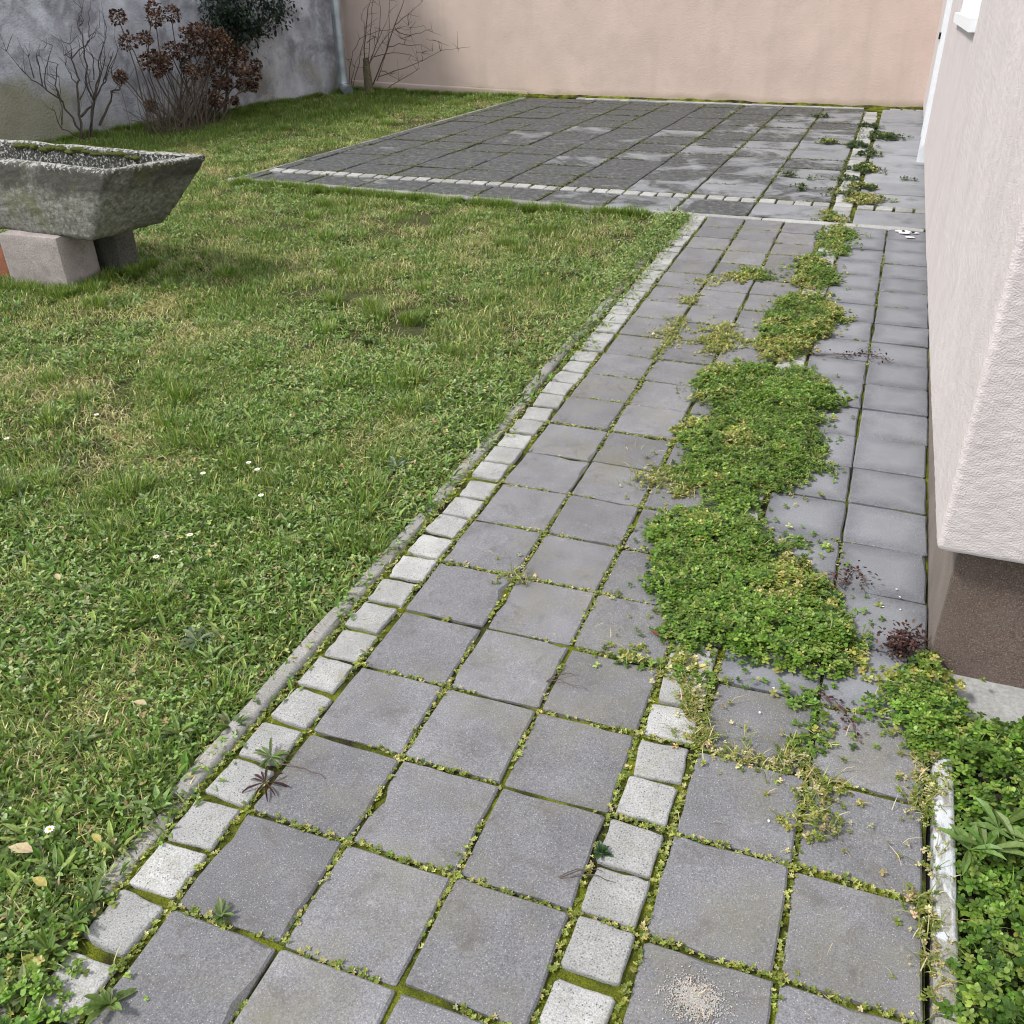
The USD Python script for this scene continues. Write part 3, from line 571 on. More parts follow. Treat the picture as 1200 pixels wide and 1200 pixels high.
cols = [0.0, P, 2 * P, 3 * P + CW, 4 * P + CW]
for i, x0 in enumerate(cols):
    for k in range(-3, 22):
        smooth_tile = i >= 3 and k >= 4
        gx, gy = (0.010, 0.010) if i < 3 else (0.007, 0.006)
        if i >= 3 and k < 4:
            gx, gy = 0.010, 0.011
        w, l = P - gx + rng.normal(0, 0.0008), Q - gy + rng.normal(0, 0.0008)
        sag = -0.0022 * max(0, math.sin(k * 1.7 + i)) if i >= 3 else 0
        put("paving_tile", slab(w, l, 0.05, 0.0035 if not smooth_tile else 0.004, 0.006, 0.0010, rng, 1.6 if not smooth_tile else 0.4), "paver_smooth" if smooth_tile else "paver_dark", path,
            loc=(x0 + P / 2 + rng.normal(0, 0.0012), (k + 0.5) * Q + rng.normal(0, 0.0012), np.clip(rng.normal(0.0004, 0.0011), -0.0012, 0.003) + sag), rot=(rng.normal(0, 0.45), rng.normal(0, 0.45), rng.normal(0, 0.35)))
for row, (x0, w0) in enumerate(((-0.0985, 0.0925), (3 * P + 0.008, CW - 0.014))):
    for k in range(-5, 44):
        if row == 0 and k < -2:
            continue
        y0 = (k + 0.5) * Q / 2
        if row == 0 and k == -2:
            y0 -= 0.012
        put("granite_sett", sett(w0 * rng.uniform(0.93, 1.0), Q / 2 * rng.uniform(0.855, 0.90), 0.06, rng), "granite_sett", path, smooth=50,
            loc=(x0 + w0 / 2 + rng.normal(0, 0.0025), y0 + rng.normal(0, 0.0025), 0.002 + np.clip(rng.normal(0, 0.0015), -0.002, 0.003)), rot=(rng.normal(0, 0.9), rng.normal(0, 0.9), rng.normal(0, 2.2)))


def kerb_mesh(w, l, h, rng, rad=0.016):
    """a slim garden kerb with a rounded top, lying along y"""
    n = 14
    prof = [(-w / 2, -h)] + [(-w / 2 + rad - rad * math.cos(a), -rad + rad * math.sin(a)) for a in np.linspace(0, math.pi / 2, 5)] + [(w / 2 - rad + rad * math.sin(a), -rad + rad * math.cos(a)) for a in np.linspace(0, math.pi / 2, 5)] + [(w / 2, -h)]
    prof = np.array(prof)
    rings = []
    for y in np.linspace(0, l, n):
        e = 0.0025 if y in (0, l) else 0.0
        p = prof.copy(); p[1:-1] += rng.normal(0, 0.0009, p[1:-1].shape); p[:, 0] *= 1 - e * 20; p[1:-1, 1] -= e
        rings.append(np.column_stack([p[:, 0], np.full(len(p), y), p[:, 1]]))
    v, f = ring_solid(rings)
    return v, f


y = -1.05
for l in (0.62,) * 9:
    if y + l > PATH_END:
        l = PATH_END - y - 0.01
    put("kerb_stone", kerb_mesh(0.042, l - 0.006, 0.16, rng, 0.011), "kerb_concrete", path, smooth=40, loc=(-0.137 + rng.normal(0, 0.002), y, 0.005 + rng.normal(0, 0.003)), rot=(rng.normal(0, 0.3), 0, rng.normal(0, 0.3)))
    y += l
y = -1.35
for l in (0.79, 0.79, 0.78):
    put("kerb_stone", kerb_mesh(0.036, l - 0.006, 0.16, rng, 0.009), "kerb_whitewashed", path, smooth=40, loc=(1.166, y, 0.006), rot=(0, 0, rng.normal(0, 0.1)))
    y += l

# ------------------------------------------------------------------ the terrace
patio = xform("terrace", kind="structure")
SLAB = 0.41


def warp(x, y):
    """the terrace narrows a little towards the back on its left side"""
    t = np.clip((0.61 - x) / 3.8, 0, 1)
    return x + t * 0.155 * (y - 4.7)


xs, ys = np.arange(-3.2, 1.12, 0.03), np.arange(KERB_Y, 8.72, 0.03)
X, Y = np.meshgrid(xs, ys, indexing="ij")
put("joint_moss", grid_mesh(np.stack([warp(X, Y), Y, np.minimum(joint_height(X, Y), -0.0055)], -1)), "joint_moss", patio, smooth=True, kind="stuff")
rows = [(KERB_Y + 0.035, 4.955)] + [(5.068 + k * 0.3015, 5.068 + (k + 1) * 0.3015) for k in range(11)] + [(5.068 + 11 * 0.3015, 8.575)]


def warped_slab(x0, x1, y0, y1, rng):
    w, l = x1 - x0, y1 - y0
    v, f = slab(w, l, 0.05, 0.004, 0.006, 0.0012, rng, 1.0)
    cx, cy = (x0 + x1) / 2, (y0 + y1) / 2
    a = math.radians(rng.normal(0, 0.25))
    X, Y = v[:, 0] * math.cos(a) - v[:, 1] * math.sin(a) + cx, v[:, 0] * math.sin(a) + v[:, 1] * math.cos(a) + cy
    wx = warp(X, Y)
    tilt = np.clip(rng.normal(0, 0.005, 2), -0.009, 0.009)
    ox, oy = warp(cx, cy), cy
    return np.column_stack([wx - ox, Y - oy, v[:, 2] + v[:, 0] * tilt[0] + v[:, 1] * tilt[1]]), f, (ox, oy, rng.normal(0.002, 0.0015))


for y0, y1 in rows:
    for c in range(10):
        x1 = 0.612 - c * SLAB; x0 = x1 - SLAB
        if c == 9:
            x0 = -3.175
            if x1 - x0 < 0.05:
                continue
        v, f, o = warped_slab(x0 + 0.006, x1 - 0.006, y0 + 0.006, y1 - 0.006, rng)
        put("terrace_slab", (v, f), "terrace_slab", patio, loc=o)
    xe = 1.14
    v, f, o = warped_slab(0.752, xe, y0 + 0.006, y1 - 0.006, rng)
    put("terrace_slab", (v, f), "terrace_slab_clean", patio, loc=o)


def terrace_sett(cx, cy, w, l):
    put("granite_sett", sett(w * rng.uniform(0.9, 1), l * rng.uniform(0.9, 1), 0.05, rng), "granite_sett", patio, smooth=50, loc=(cx, cy, 0.004 + rng.normal(0, 0.0015)), rot=(0, 0, rng.normal(0, 1.8)))


for k in range(37):
    x = 0.56 - k * 0.1015
    terrace_sett(warp(x, 5.01) + rng.normal(0, 0.002), 5.012 + rng.normal(0, 0.002), 0.094, 0.088)
for k in range(4):
    terrace_sett(0.80 + k * 0.101, 5.012, 0.092, 0.086)
for k in range(36):
    terrace_sett(0.683 - 0.004 * (k * 0.104) + rng.normal(0, 0.003), 4.72 + k * 0.1045, 0.108, 0.094)
for k in range(35):
    x = 1.06 - k * 0.1045
    if abs(x - 0.68) > 0.1:
        terrace_sett(warp(x, 8.6), pink_y(x) - 0.085, 0.096, 0.07)
x = -3.22
for l in (0.9, 0.87, 0.87, 0.87, 0.82):
    m, f = kerb_mesh(0.05, l - 0.005, 0.15, rng, 0.014)
    m = np.column_stack([m[:, 1], -m[:, 0], m[:, 2]])
    put("kerb_stone", (m, f), "pale_concrete" if x > -0.7 else "kerb_concrete", patio, smooth=40, loc=(x, KERB_Y - 0.002 + 0.09 * max(0, (-0.6 - x) / 2.6), 0.006 + rng.normal(0, 0.001)), rot=(0, 0, -1.6 if x < -1.0 else 0.0))
    x += l
y = 4.72
for l in (0.8,) * 5:
    put("kerb_stone", kerb_mesh(0.045, l - 0.006, 0.15, rng), "kerb_concrete", patio, smooth=40, loc=(patio_left(y) - 0.005, y, -0.004), rot=(0, 0, -8.8))
    y += l

# ------------------------------------------------------------------ walls
pw = xform("pink_wall", label="high pale pink rendered wall closing the far end of the terrace", category="wall")
xs, zs = np.arange(-4.62, 3.6, 0.05), np.concatenate([np.arange(-0.1, 1.2, 0.05), np.arange(1.2, 3.01, 0.3)])
X, Z = np.meshgrid(xs, zs, indexing="ij")
Yw = pink_y(X) - 0.010 * (fb(X, Z, 1.3, 31) - 0.5) - 0.004 * (fb(X, Z, 9.0, 32) - 0.5)
put("render_face", grid_mesh(np.stack([X, Yw, Z], -1)), "pink_render", pw, smooth=True)
put("wall_core", hexa([(-4.62, pink_y(-4.62) + 0.012, -0.1), (3.6, pink_y(3.6) + 0.012, -0.1), (3.6, pink_y(3.6) + 0.3, -0.1), (-4.62, pink_y(-4.62) + 0.3, -0.1)] + [(-4.62, pink_y(-4.62) + 0.012, 3.0), (3.6, pink_y(3.6) + 0.012, 3.0), (3.6, pink_y(3.6) + 0.3, 3.0), (-4.62, pink_y(-4.62) + 0.3, 3.0)]), "pink_render", pw)
xs = np.arange(-4.58, -2.55, 0.04)
fade = np.clip((-2.7 - xs) / 1.2, 0.12, 1)
top = 0.088 - (xs + 4.4) * 0.026 + 0.006 * (fb(xs, xs * 0, 6.0, 33) - 0.5)
put("plinth_band", grid_mesh(np.stack([np.stack([xs, pink_y(xs) - 0.005, top + 0.001], -1), np.stack([xs, pink_y(xs) - 0.005 - (0.019 - 0.005) * fade, top - 0.003], -1), np.stack([xs, pink_y(xs) - 0.005 - (0.021 - 0.005) * fade, top - 0.016], -1), np.stack([xs, pink_y(xs) - 0.005 - (0.022 - 0.005) * fade, top * 0 - 0.1], -1)], 1)), "pink_render", pw, smooth=True)
# damp dark strip of earth in the gap below the wall
xs, ys = np.arange(-2.7, 1.12, 0.02), np.linspace(0, 1, 8)
X, T = np.meshgrid(xs, ys, indexing="ij")
put("moss_strip", grid_mesh(np.stack([X, pink_y(X) - 0.052 + 0.05 * T, -0.008 + 0.035 * T * fb(X, T, 5.0, 41) + 0.01 * fb(X, T * 4, 30.0, 42)], -1)), "joint_moss", patio, smooth=True, kind="stuff")

gw = xform("grey_wall", label="weathered grey cement rendered wall on the left, mossy at its foot", category="wall")
ss, zs = np.arange(-1.2, 3.36, 0.04), np.concatenate([np.arange(-0.1, 1.2, 0.04), np.arange(1.2, 2.61, 0.35)])
S, Z = np.meshgrid(ss, zs, indexing="ij")
wd = np.array([0.9, 3.25]) / math.hypot(0.9, 3.25); wn = np.array([wd[1], -wd[0]])
dv = 0.030 * (fb(S, Z, 1.1, 35) - 0.5) + 0.012 * (fb(S, Z, 6.0, 36) - 0.5)
put("render_face", grid_mesh(np.stack([-5.45 + wd[0] * S + wn[0] * dv, 5.5 + wd[1] * S + wn[1] * dv, Z], -1)[:, ::1]), "grey_render", gw, smooth=True)
a, b = np.array([-5.45, 5.5]) + wd * -1.2 - wn * 0.03, np.array([-5.45, 5.5]) + wd * 3.34 - wn * 0.03
put("wall_core", hexa([(*(b - wn * 0.3), -0.1), (*(a - wn * 0.3), -0.1), (*a, -0.1), (*b, -0.1), (*(b - wn * 0.3), 2.6), (*(a - wn * 0.3), 2.6), (*a, 2.6), (*b, 2.6)]), "grey_render", gw)

# ------------------------------------------------------------------ the house
hs = xform("house", label="pale pink house corner with rough render over a dark speckled plinth", category="house")


def foot(y):                                # lower edge of the render: the ground rises along the house
    return np.interp(y, [0.9, 1.0, 1.3, 2.0, 3.0, 4.6, 6.0, 8.0, 9.0], [0.295, 0.295, 0.285, 0.245, 0.205, 0.155, 0.11, 0.05, 0.03])


R = 0.013
left = np.concatenate([np.arange(3.35, 1.9, -0.03), np.arange(1.9, 1.0 + R, -0.005)])
prof = [(HOUSE_X(yy), yy, -1.0, 0.0) for yy in left]
prof += [(1.095 + R - R * math.cos(t), 1.0 + R - R * math.sin(t), -math.cos(t), -math.sin(t)) for t in np.linspace(0, math.pi / 2, 9)]
prof += [(xx, 1.0, 0.0, -1.0) for xx in np.concatenate([np.arange(1.095 + R + 0.004, 1.42, 0.0045), np.arange(1.45, 3.4, 0.06)])]
prof = np.array(prof)
lip = [(-0.06, 0.002), (-0.02, 0.0), (-0.008, 0.001), (-0.003, 0.004), (0.0, 0.010)]
up = np.concatenate([np.arange(0.016, 1.0, 0.0055), np.arange(1.0, 3.0, 0.12)])
U = np.array(lip + [(0.0, t) for t in up])
zf = foot(prof[:, 1])
off = np.broadcast_to(U[None, :, 0], (len(prof), len(U)))
Z = zf[:, None] + U[None, :, 1] * (1 + (3.1 - zf[:, None] - 3.0) / 3.0 * (U[None, :, 1] > 0.02))
X, Y = prof[:, 0:1] + prof[:, 2:3] * off, prof[:, 1:2] + prof[:, 3:4] * off
pp = np.stack([X * 1.0, Y, Z], -1)
g_ = meshkit.fbm(pp * np.array([88.0, 88.0, 120.0]), 2, 51) - 0.5
rough = 0.0019 * np.sign(g_) * np.abs(g_) ** 0.75 + 0.0011 * (meshkit.fbm(pp * 16.0, 2, 52) - 0.5)
rough = rough * np.where(U[None, :, 0] < -0.01, 0.3, 1.0)
put("wall", grid_mesh(np.stack([X + prof[:, 2:3] * rough, Y + prof[:, 3:4] * rough, Z], -1)[::-1]), "house_render", hs, smooth=True)


def side_panel(y0, y1, z0, z1, d=0.30, grow=0.0):
    pts = []
    for zz in (z0, z1):
        for (yy, xx) in ((y0, HOUSE_X(y0) - grow), (y0, HOUSE_X(y0) + d), (y1, HOUSE_X(y1) + d), (y1, HOUSE_X(y1) - grow)):
            pts.append((xx, yy, zz(yy) if callable(zz) else zz))
    return hexa(pts)


sill_z = lambda y: 1.052 - 0.05 * (y - 3.34)
put("wall", side_panel(3.35, 4.95, foot, lambda y: sill_z(y) - 0.04), "house_render", hs)
put("wall", side_panel(4.95, 8.9, foot, 3.1), "house_render", hs)
put("wall", side_panel(3.35, 4.95, 2.25, 3.1), "house_render", hs)
put("plinth", hexa([(1.143, 1.05, -0.12), (3.4, 1.03, -0.12), (3.4, 8.7, -0.12), (1.13, 8.7, -0.12), (1.143, 1.05, 0.32), (3.4, 1.03, 0.32), (3.4, 8.7, 0.09), (1.13, 8.7, 0.09)]), "speckled_plinth", hs)
put("plinth_side", hexa([(1.1405, 1.053, -0.12), (1.150, 1.053, -0.12), (1.140, 8.7, -0.12), (1.127, 8.7, -0.12), (1.1405, 1.053, 0.315), (1.150, 1.053, 0.315), (1.140, 8.7, 0.085), (1.127, 8.7, 0.085)]), "plinth_side", hs)  # thin skin on the left of the plinth, its brighter light held in the colour
sl = side_panel(3.345, 4.97, lambda y: sill_z(y) - 0.042, sill_z, 0.16, 0.022)
put("window_sill", sl, "white_paint", hs)
wf = put("window_frame", side_panel(4.90, 4.948, lambda y: sill_z(y) + 0.001, 2.248, 0.13, -0.004), "white_paint", hs)
put("window_frame", side_panel(3.352, 3.39, lambda y: sill_z(y) + 0.001, 2.248, 0.13, -0.11), "white_paint", hs)
put("window_pane", side_panel(3.395, 4.895, lambda y: sill_z(y) + 0.002, 2.247, 0.128, -0.118), "window_pane", hs)
dz = lambda y: 0.012
door = put("door", hexa([(1.082, 6.44, 0.02), (1.12, 6.44, 0.02), (1.12, 7.3, 0.02), (1.079, 7.3, 0.02), (1.082, 6.44, 2.05), (1.12, 6.44, 2.05), (1.12, 7.3, 2.05), (1.079, 7.3, 2.05)]), "white_paint", hs)
put("door_frame", box(1.050, 1.13, 6.37, 6.435, -0.005, 2.1), "white_paint", hs)
put("door_frame", box(1.066, 1.13, 7.305, 7.36, -0.005, 2.1), "white_paint", hs)
put("door_frame", box(1.052, 1.13, 6.437, 7.303, 2.053, 2.1), "white_paint", hs)
put("door_hinge", box(1.056, 1.082, 7.25, 7.30, 0.66, 0.70), "black_hole", hs)
# concrete footing strip in front of the plinth
xs, ys = np.arange(1.186, 2.6, 0.02), np.linspace(0, 1, 7)
X, T = np.meshgrid(xs, ys, indexing="ij")
front = 0.915 + 0.03 * (fb(X, X * 0, 5.0, 61) - 0.5)
put("footing", grid_mesh(np.stack([X, front + (1.052 - front) * T, np.where(T == 0, -0.09, -0.044 + 0.014 * T + 0.004 * fb(X, T, 14.0, 62))], -1)), "pale_concrete", hs, smooth=40)

# zinc downpipe on the grey wall beside the corner
dp = xform("downpipe", label="grey zinc downpipe with a shoe at its foot on the grey wall by the corner", category="downpipe")
px, py = -4.47, 8.44
put("pipe", tube([(px, py, 2.6), (px, py, 1.4), (px, py, 0.55), (px, py, 0.16)], 0.050, 0.050, 16, sub=2), "zinc", dp, smooth=50)
put("elbow", tube([(px, py, 0.17), (px + 0.004, py - 0.004, 0.10), (px + 0.03, py - 0.02, 0.055), (px + 0.08, py - 0.05, 0.035)], 0.053, 0.055, 16, sub=4), "zinc", dp, smooth=50)
for zz in (0.545, 1.7):
    put("bracket", tube([(px, py, zz - 0.012), (px, py, zz + 0.012)], 0.056, 0.056, 16, sub=1), "zinc", dp, smooth=50)

# ------------------------------------------------------------------ stone trough on its blocks
tr = xform("stone_trough", label="old lichen-covered stone trough with sloping ends standing on blocks in the lawn", category="trough")
NR, FR, FL, NL = np.array([-2.19, 2.53]), np.array([-1.965, 2.93]), np.array([-3.60, 3.06]), np.array([-3.60, 2.645])
nr, fr, fl, nl = np.array([-2.375, 2.535]), np.array([-2.27, 2.90]), np.array([-3.46, 2.98]), np.array([-3.46, 2.61])


def loop(c, n=40, r=0.10):
    """points round a quadrilateral with softened corners"""
    pts = []
    for i in range(4):
        a, b = c[i], c[(i + 1) % 4]
        for t in np.linspace(0, 1, n, endpoint=False):
            pts.append(a + (b - a) * t)
    p = np.array(pts)
    for _ in range(1):
        p = 0.5 * p + 0.25 * (np.roll(p, 1, 0) + np.roll(p, -1, 0))
    return p


outer_t, outer_b = loop([NR, FR, FL, NL]), loop([nr, fr, fl, nl])


def shrink(p, d):
    c = p.mean(0)
    e = np.roll(p, -1, 0) - np.roll(p, 1, 0); e /= np.linalg.norm(e, axis=1, keepdims=True)
    n = np.column_stack([-e[:, 1], e[:, 0]])
    return p + n * d


ZB, ZT = 0.218, 0.530
rings = []
for t in np.concatenate([[0.0, 0.02, 0.05], np.linspace(0.08, 0.93, 30), [0.96, 0.985]]):
    p = outer_b + (outer_t - outer_b) * t
    bulge = 0.010 * math.sin(math.pi * t)
    p = shrink(p, -bulge + (0.014 if t == 0 else 0.006 if t == 0.02 else 0) + (0.006 if t > 0.98 else 0))
    rings.append(np.column_stack([p, np.full(len(p), ZB + (ZT - ZB) * t)]))
for d, z in ((0.014, ZT - 0.001), (0.026, ZT + 0.001), (0.040, ZT), (0.048, ZT - 0.006)):
    rings.append(np.column_stack([shrink(outer_t, d), np.full(len(outer_t), z)]))
n_out = len(rings)
inner = []
for t in np.linspace(0, 1, 12):
    lv = 1 - 0.006 / (ZT - ZB) - 0.50 * t
    inner.append(np.column_stack([shrink(outer_b + (outer_t - outer_b) * lv, 0.048 + 0.012 * t), np.full(len(outer_t), ZB + (ZT - ZB) * lv)]))


def roughen(v, amp=1.0, seed=71):
    n = np.stack([meshkit.fbm(v * 9.0 + k * 50, 4, seed + k) - 0.5 for k in range(3)], -1)
    m = np.stack([meshkit.fbm(v * 42.0 + k * 50, 3, seed + 9 + k) - 0.5 for k in range(3)], -1)
    k_ = np.stack([meshkit.fbm(v * 110.0 + k * 50, 2, seed + 19 + k) - 0.5 for k in range(3)], -1)
    return v + amp * (0.016 * n + 0.009 * m + 0.005 * k_)


v, f = ring_solid(rings, False, True)
put("basin", (roughen(v), f), "trough_stone", tr, smooth=60)
v, f = ring_solid(inner, True, False)
put("basin_inside", (roughen(v), f), "trough_inside", tr, smooth=60)
# moss cushions along the back rim
rng = np.random.default_rng(5)
for u in (0.30, 0.335, 0.36, 0.40, 0.43, 0.47, 0.505, 0.54, 0.575, 0.61, 0.66, 0.70, 0.73, 0.76):
    c = FL + (FR - FL) * u
    s = trimesh.creation.icosphere(2, 1.0)
    vv = s.vertices * np.array([rng.uniform(0.022, 0.055), rng.uniform(0.013, 0.020), rng.uniform(0.007, 0.016)])
    vv = vv + 0.016 * np.stack([meshkit.fbm(s.vertices * 4 + k * 9 + u * 70, 3, 80 + k) - 0.5 for k in range(3)], -1)
    vv = vv + np.array([c[0], c[1] - 0.048, ZT - 0.014 - rng.uniform(0, 0.014)])
    put("moss_cushion", (vv, np.array(s.faces)), "moss_cushion", tr, smooth=True, col=np.clip(np.array([0.060, 0.070, 0.018]) * (0.5 + 0.9 * meshkit.fbm(vv * 90, 2, 4))[:, None], 0, 1))


def rough_block(name, x0, x1, y0, y1, z0, z1, m, label, seed, rot=0.0):
    b = trimesh.creation.box((x1 - x0, y1 - y0, z1 - z0))
    for _ in range(4):
        b = b.subdivide()
    v = np.array(b.vertices)
    h = np.array([x1 - x0, y1 - y0, z1 - z0]) / 2
    rr = 0.010
    q = np.clip(v, -(h - rr), h - rr); d = v - q; ln = np.linalg.norm(d, axis=1, keepdims=True)
    v = q + np.where(ln > 0, d / np.maximum(ln, 1e-9) * np.minimum(ln, rr), 0)
    v = v + 0.006 * np.stack([meshkit.fbm(v * 14.0 + k * 31 + seed, 4, seed + k) - 0.5 for k in range(3)], -1)
    return put(name, (v, np.array(b.faces)), m, smooth=55, loc=((x0 + x1) / 2, (y0 + y1) / 2, (z0 + z1) / 2), rot=(0, 0, rot), label=label, category="block" if "block" in name else "brick")


rough_block("stone_block", -2.90, -2.565, 2.51, 2.74, -0.07, 0.222, "pink_block", "squared pinkish stone block carrying the near side of the stone trough", 3, 2.0)
rough_block("stone_block", -2.95, -2.50, 2.80, 2.94, -0.07, 0.222, "shade_toned_block", "block under the far side of the stone trough, with the shade put into its dark colour", 6)
rough_block("loose_brick", -3.10, -2.925, 2.54, 2.66, -0.06, 0.175, "red_brick", "reddish brick half hidden at the left of the pinkish stone block", 9)
# ------------------------------------------------------------------ shrubs by the grey wall
rng = np.random.default_rng(21)
sh = xform("bare_shrub", label="leafless dark-twigged shrub before the mossy part of the grey wall", category="shrub")
parts = []
for i, ln in enumerate(BARE_A):
    long = len(ln) > 4
    v, f = tube(ln, 0.0105 if long else 0.0055, 0.0016, 5, rng, 0.006)
    put("branch", (v, f), "dark_bark", sh, smooth=True)
    for _ in range(7 if long else 3):
        p = np.array(ln[rng.integers(1, len(ln))]); d = rng.normal(0, 0.05, 3) + [0, 0, 0.08]
        parts.append(tube([p, p + d * 0.5 + rng.normal(0, 0.01, 3), p + d], 0.0026, 0.0011, 4))
v = np.vstack([p[0] for p in parts]); n = np.cumsum([0] + [len(p[0]) for p in parts])
put("twigs", (v, np.vstack([p[1] + o for p, o in zip(parts, n)])), "dark_bark", sh, kind="stuff")

hy = xform("hydrangea", label="dead hydrangea bush with many brown dried flower heads by the grey wall", category="shrub")
BASE = np.array([-4.76, 6.22, -0.02])
for i, (x, y, z, r) in enumerate(HEADS):
    c = np.array([x, y, z])
    b = BASE + np.array([rng.normal(0, 0.09), rng.normal(0, 0.13), 0]) + (0, (c[1] - BASE[1]) * 0.35, 0)
    mid = b + (c - b) * 0.55 + np.array([rng.normal(0, 0.03), rng.normal(0, 0.03), 0.05])
    put("stem", tube([b, mid, c], 0.0065, 0.0035, 5, rng, 0.005), "brown_bark", hy, smooth=True)
    k = 190
    d = rng.normal(0, 1, (k, 3)); d /= np.linalg.norm(d, axis=1, keepdims=True)
    rad = r * 0.96 * rng.uniform(0.62, 1.02, k)
    pos = c + d * rad[:, None] * np.array([1.0, 1.0, 0.82])
    az = np.arctan2(d[:, 1], d[:, 0]) + rng.normal(0, 1.1, k); tl = np.arcsin(d[:, 2]) * 0.5 + rng.normal(0, 0.7, k)
    colr = pick(rng, [(4, (0.085, 0.048, 0.034)), (3, (0.150, 0.085, 0.058)), (2.0, (0.27, 0.170, 0.115)), (1, (0.035, 0.020, 0.015))], k, 0.25)
    v, f, cc = leaves(pos, az, tl, rng.uniform(0.018, 0.028, k), rng.uniform(0.015, 0.024, k), colr)
    put("flower_head", (v, f), "dry_petals", hy, col=cc)
# old bare canes among the stems
parts = []
for _ in range(80):
    b = BASE + np.array([rng.normal(0, 0.12), rng.normal(0, 0.24), 0])
    t = b + np.array([rng.normal(0, 0.11), rng.normal(0, 0.2), rng.uniform(0.15, 0.5)])
    parts.append(tube([b, (b + t) / 2 + rng.normal(0, 0.02, 3), t], 0.0045, 0.002, 4))
n = np.cumsum([0] + [len(p[0]) for p in parts])
put("canes", (np.vstack([p[0] for p in parts]), np.vstack([p[1] + o for p, o in zip(parts, n)])), "brown_bark", hy, kind="stuff")

eg = xform("evergreen_shrub", label="dark evergreen bush against the grey wall above the dead flower heads", category="shrub")
parts = []
root = np.array([-4.88, 6.95, -0.02]); fork = np.array([-4.80, 7.02, 0.50])
put("stem", tube([root, (root + fork) / 2 + [0.01, 0.02, 0], fork], 0.016, 0.011, 6, rng, 0.004), "dark_bark", eg, smooth=True)
lp = []
for i, c in enumerate(EVERGREEN):
    c = np.array(c)
    if i % 4 == 0:
        put("branch", tube([fork, fork + (c - fork) * 0.5 + [0, 0, -0.02], c], 0.007, 0.0025, 4, rng, 0.006), "dark_bark", eg, smooth=True)
    k = 64
    pos = c + rng.normal(0, 0.060, (k, 3))
    colr = pick(rng, [(4, (0.020, 0.036, 0.022)), (3, (0.034, 0.058, 0.034)), (1.5, (0.060, 0.090, 0.060))], k, 0.2)
    lp.append(leaves(pos, rng.uniform(0, 6.28, k), rng.normal(-0.25, 0.6, k), rng.uniform(0.034, 0.055, k), rng.uniform(0.018, 0.028, k), colr))
v, f, cc = join(lp)
put("foliage", (v, f), "weed_leaves", eg, col=cc, kind="stuff")

sc = xform("bare_shrub", label="thin bare whips sprouting from a cut stump in the corner by the downpipe", category="shrub")
put("stump", tube([(-4.235, 8.55, -0.03), (-4.24, 8.55, 0.10), (-4.25, 8.56, 0.24), (-4.255, 8.565, 0.33)], 0.052, 0.030, 9, rng, 0.003), "stump_bark", sc, smooth=50)
for i, ln in enumerate(BARE_C):
    thick = 0.0075 if i in (0, 3) else 0.0042
    put("branch", tube(ln, thick, 0.0014, 5, rng, 0.005), "brown_bark", sc, smooth=True)
parts = []
for ln in BARE_C:
    for _ in range(5):
        p = np.array(ln[rng.integers(1, len(ln))]); d = rng.normal(0, 0.06, 3) + [0.03, -0.02, 0.03]
        parts.append(tube([p, p + d * 0.5, p + d], 0.0022, 0.001, 4))
n = np.cumsum([0] + [len(p[0]) for p in parts])
put("twigs", (np.vstack([p[0] for p in parts]), np.vstack([p[1] + o for p, o in zip(parts, n)])), "brown_bark", sc, kind="stuff")

# ------------------------------------------------------------------ grass of the lawn: one uncountable mass, patches of blades and small leaves
GREEN = [(4, (0.130, 0.195, 0.026)), (3.4, (0.215, 0.285, 0.050)), (1.8, (0.065, 0.110, 0.016)), (3.6, (0.38, 0.385, 0.11)), (2.8, (0.54, 0.48, 0.25))]
FRESH = [(4, (0.105, 0.190, 0.020)), (3, (0.175, 0.270, 0.034)), (1.8, (0.060, 0.110, 0.014)), (1.2, (0.35, 0.37, 0.10))]
STRAW = [(4, (0.56, 0.50, 0.26)), (2.5, (0.42, 0.40, 0.15)), (3, (0.28, 0.30, 0.07)), (1, (0.16, 0.115, 0.065))]
BROAD = [(4, (0.100, 0.185, 0.028)), (3.2, (0.175, 0.275, 0.055)), (2.2, (0.26, 0.34, 0.15)), (2.0, (0.36, 0.41, 0.12)), (1.4, (0.055, 0.100, 0.018)), (0.3, (0.34, 0.27, 0.13))]


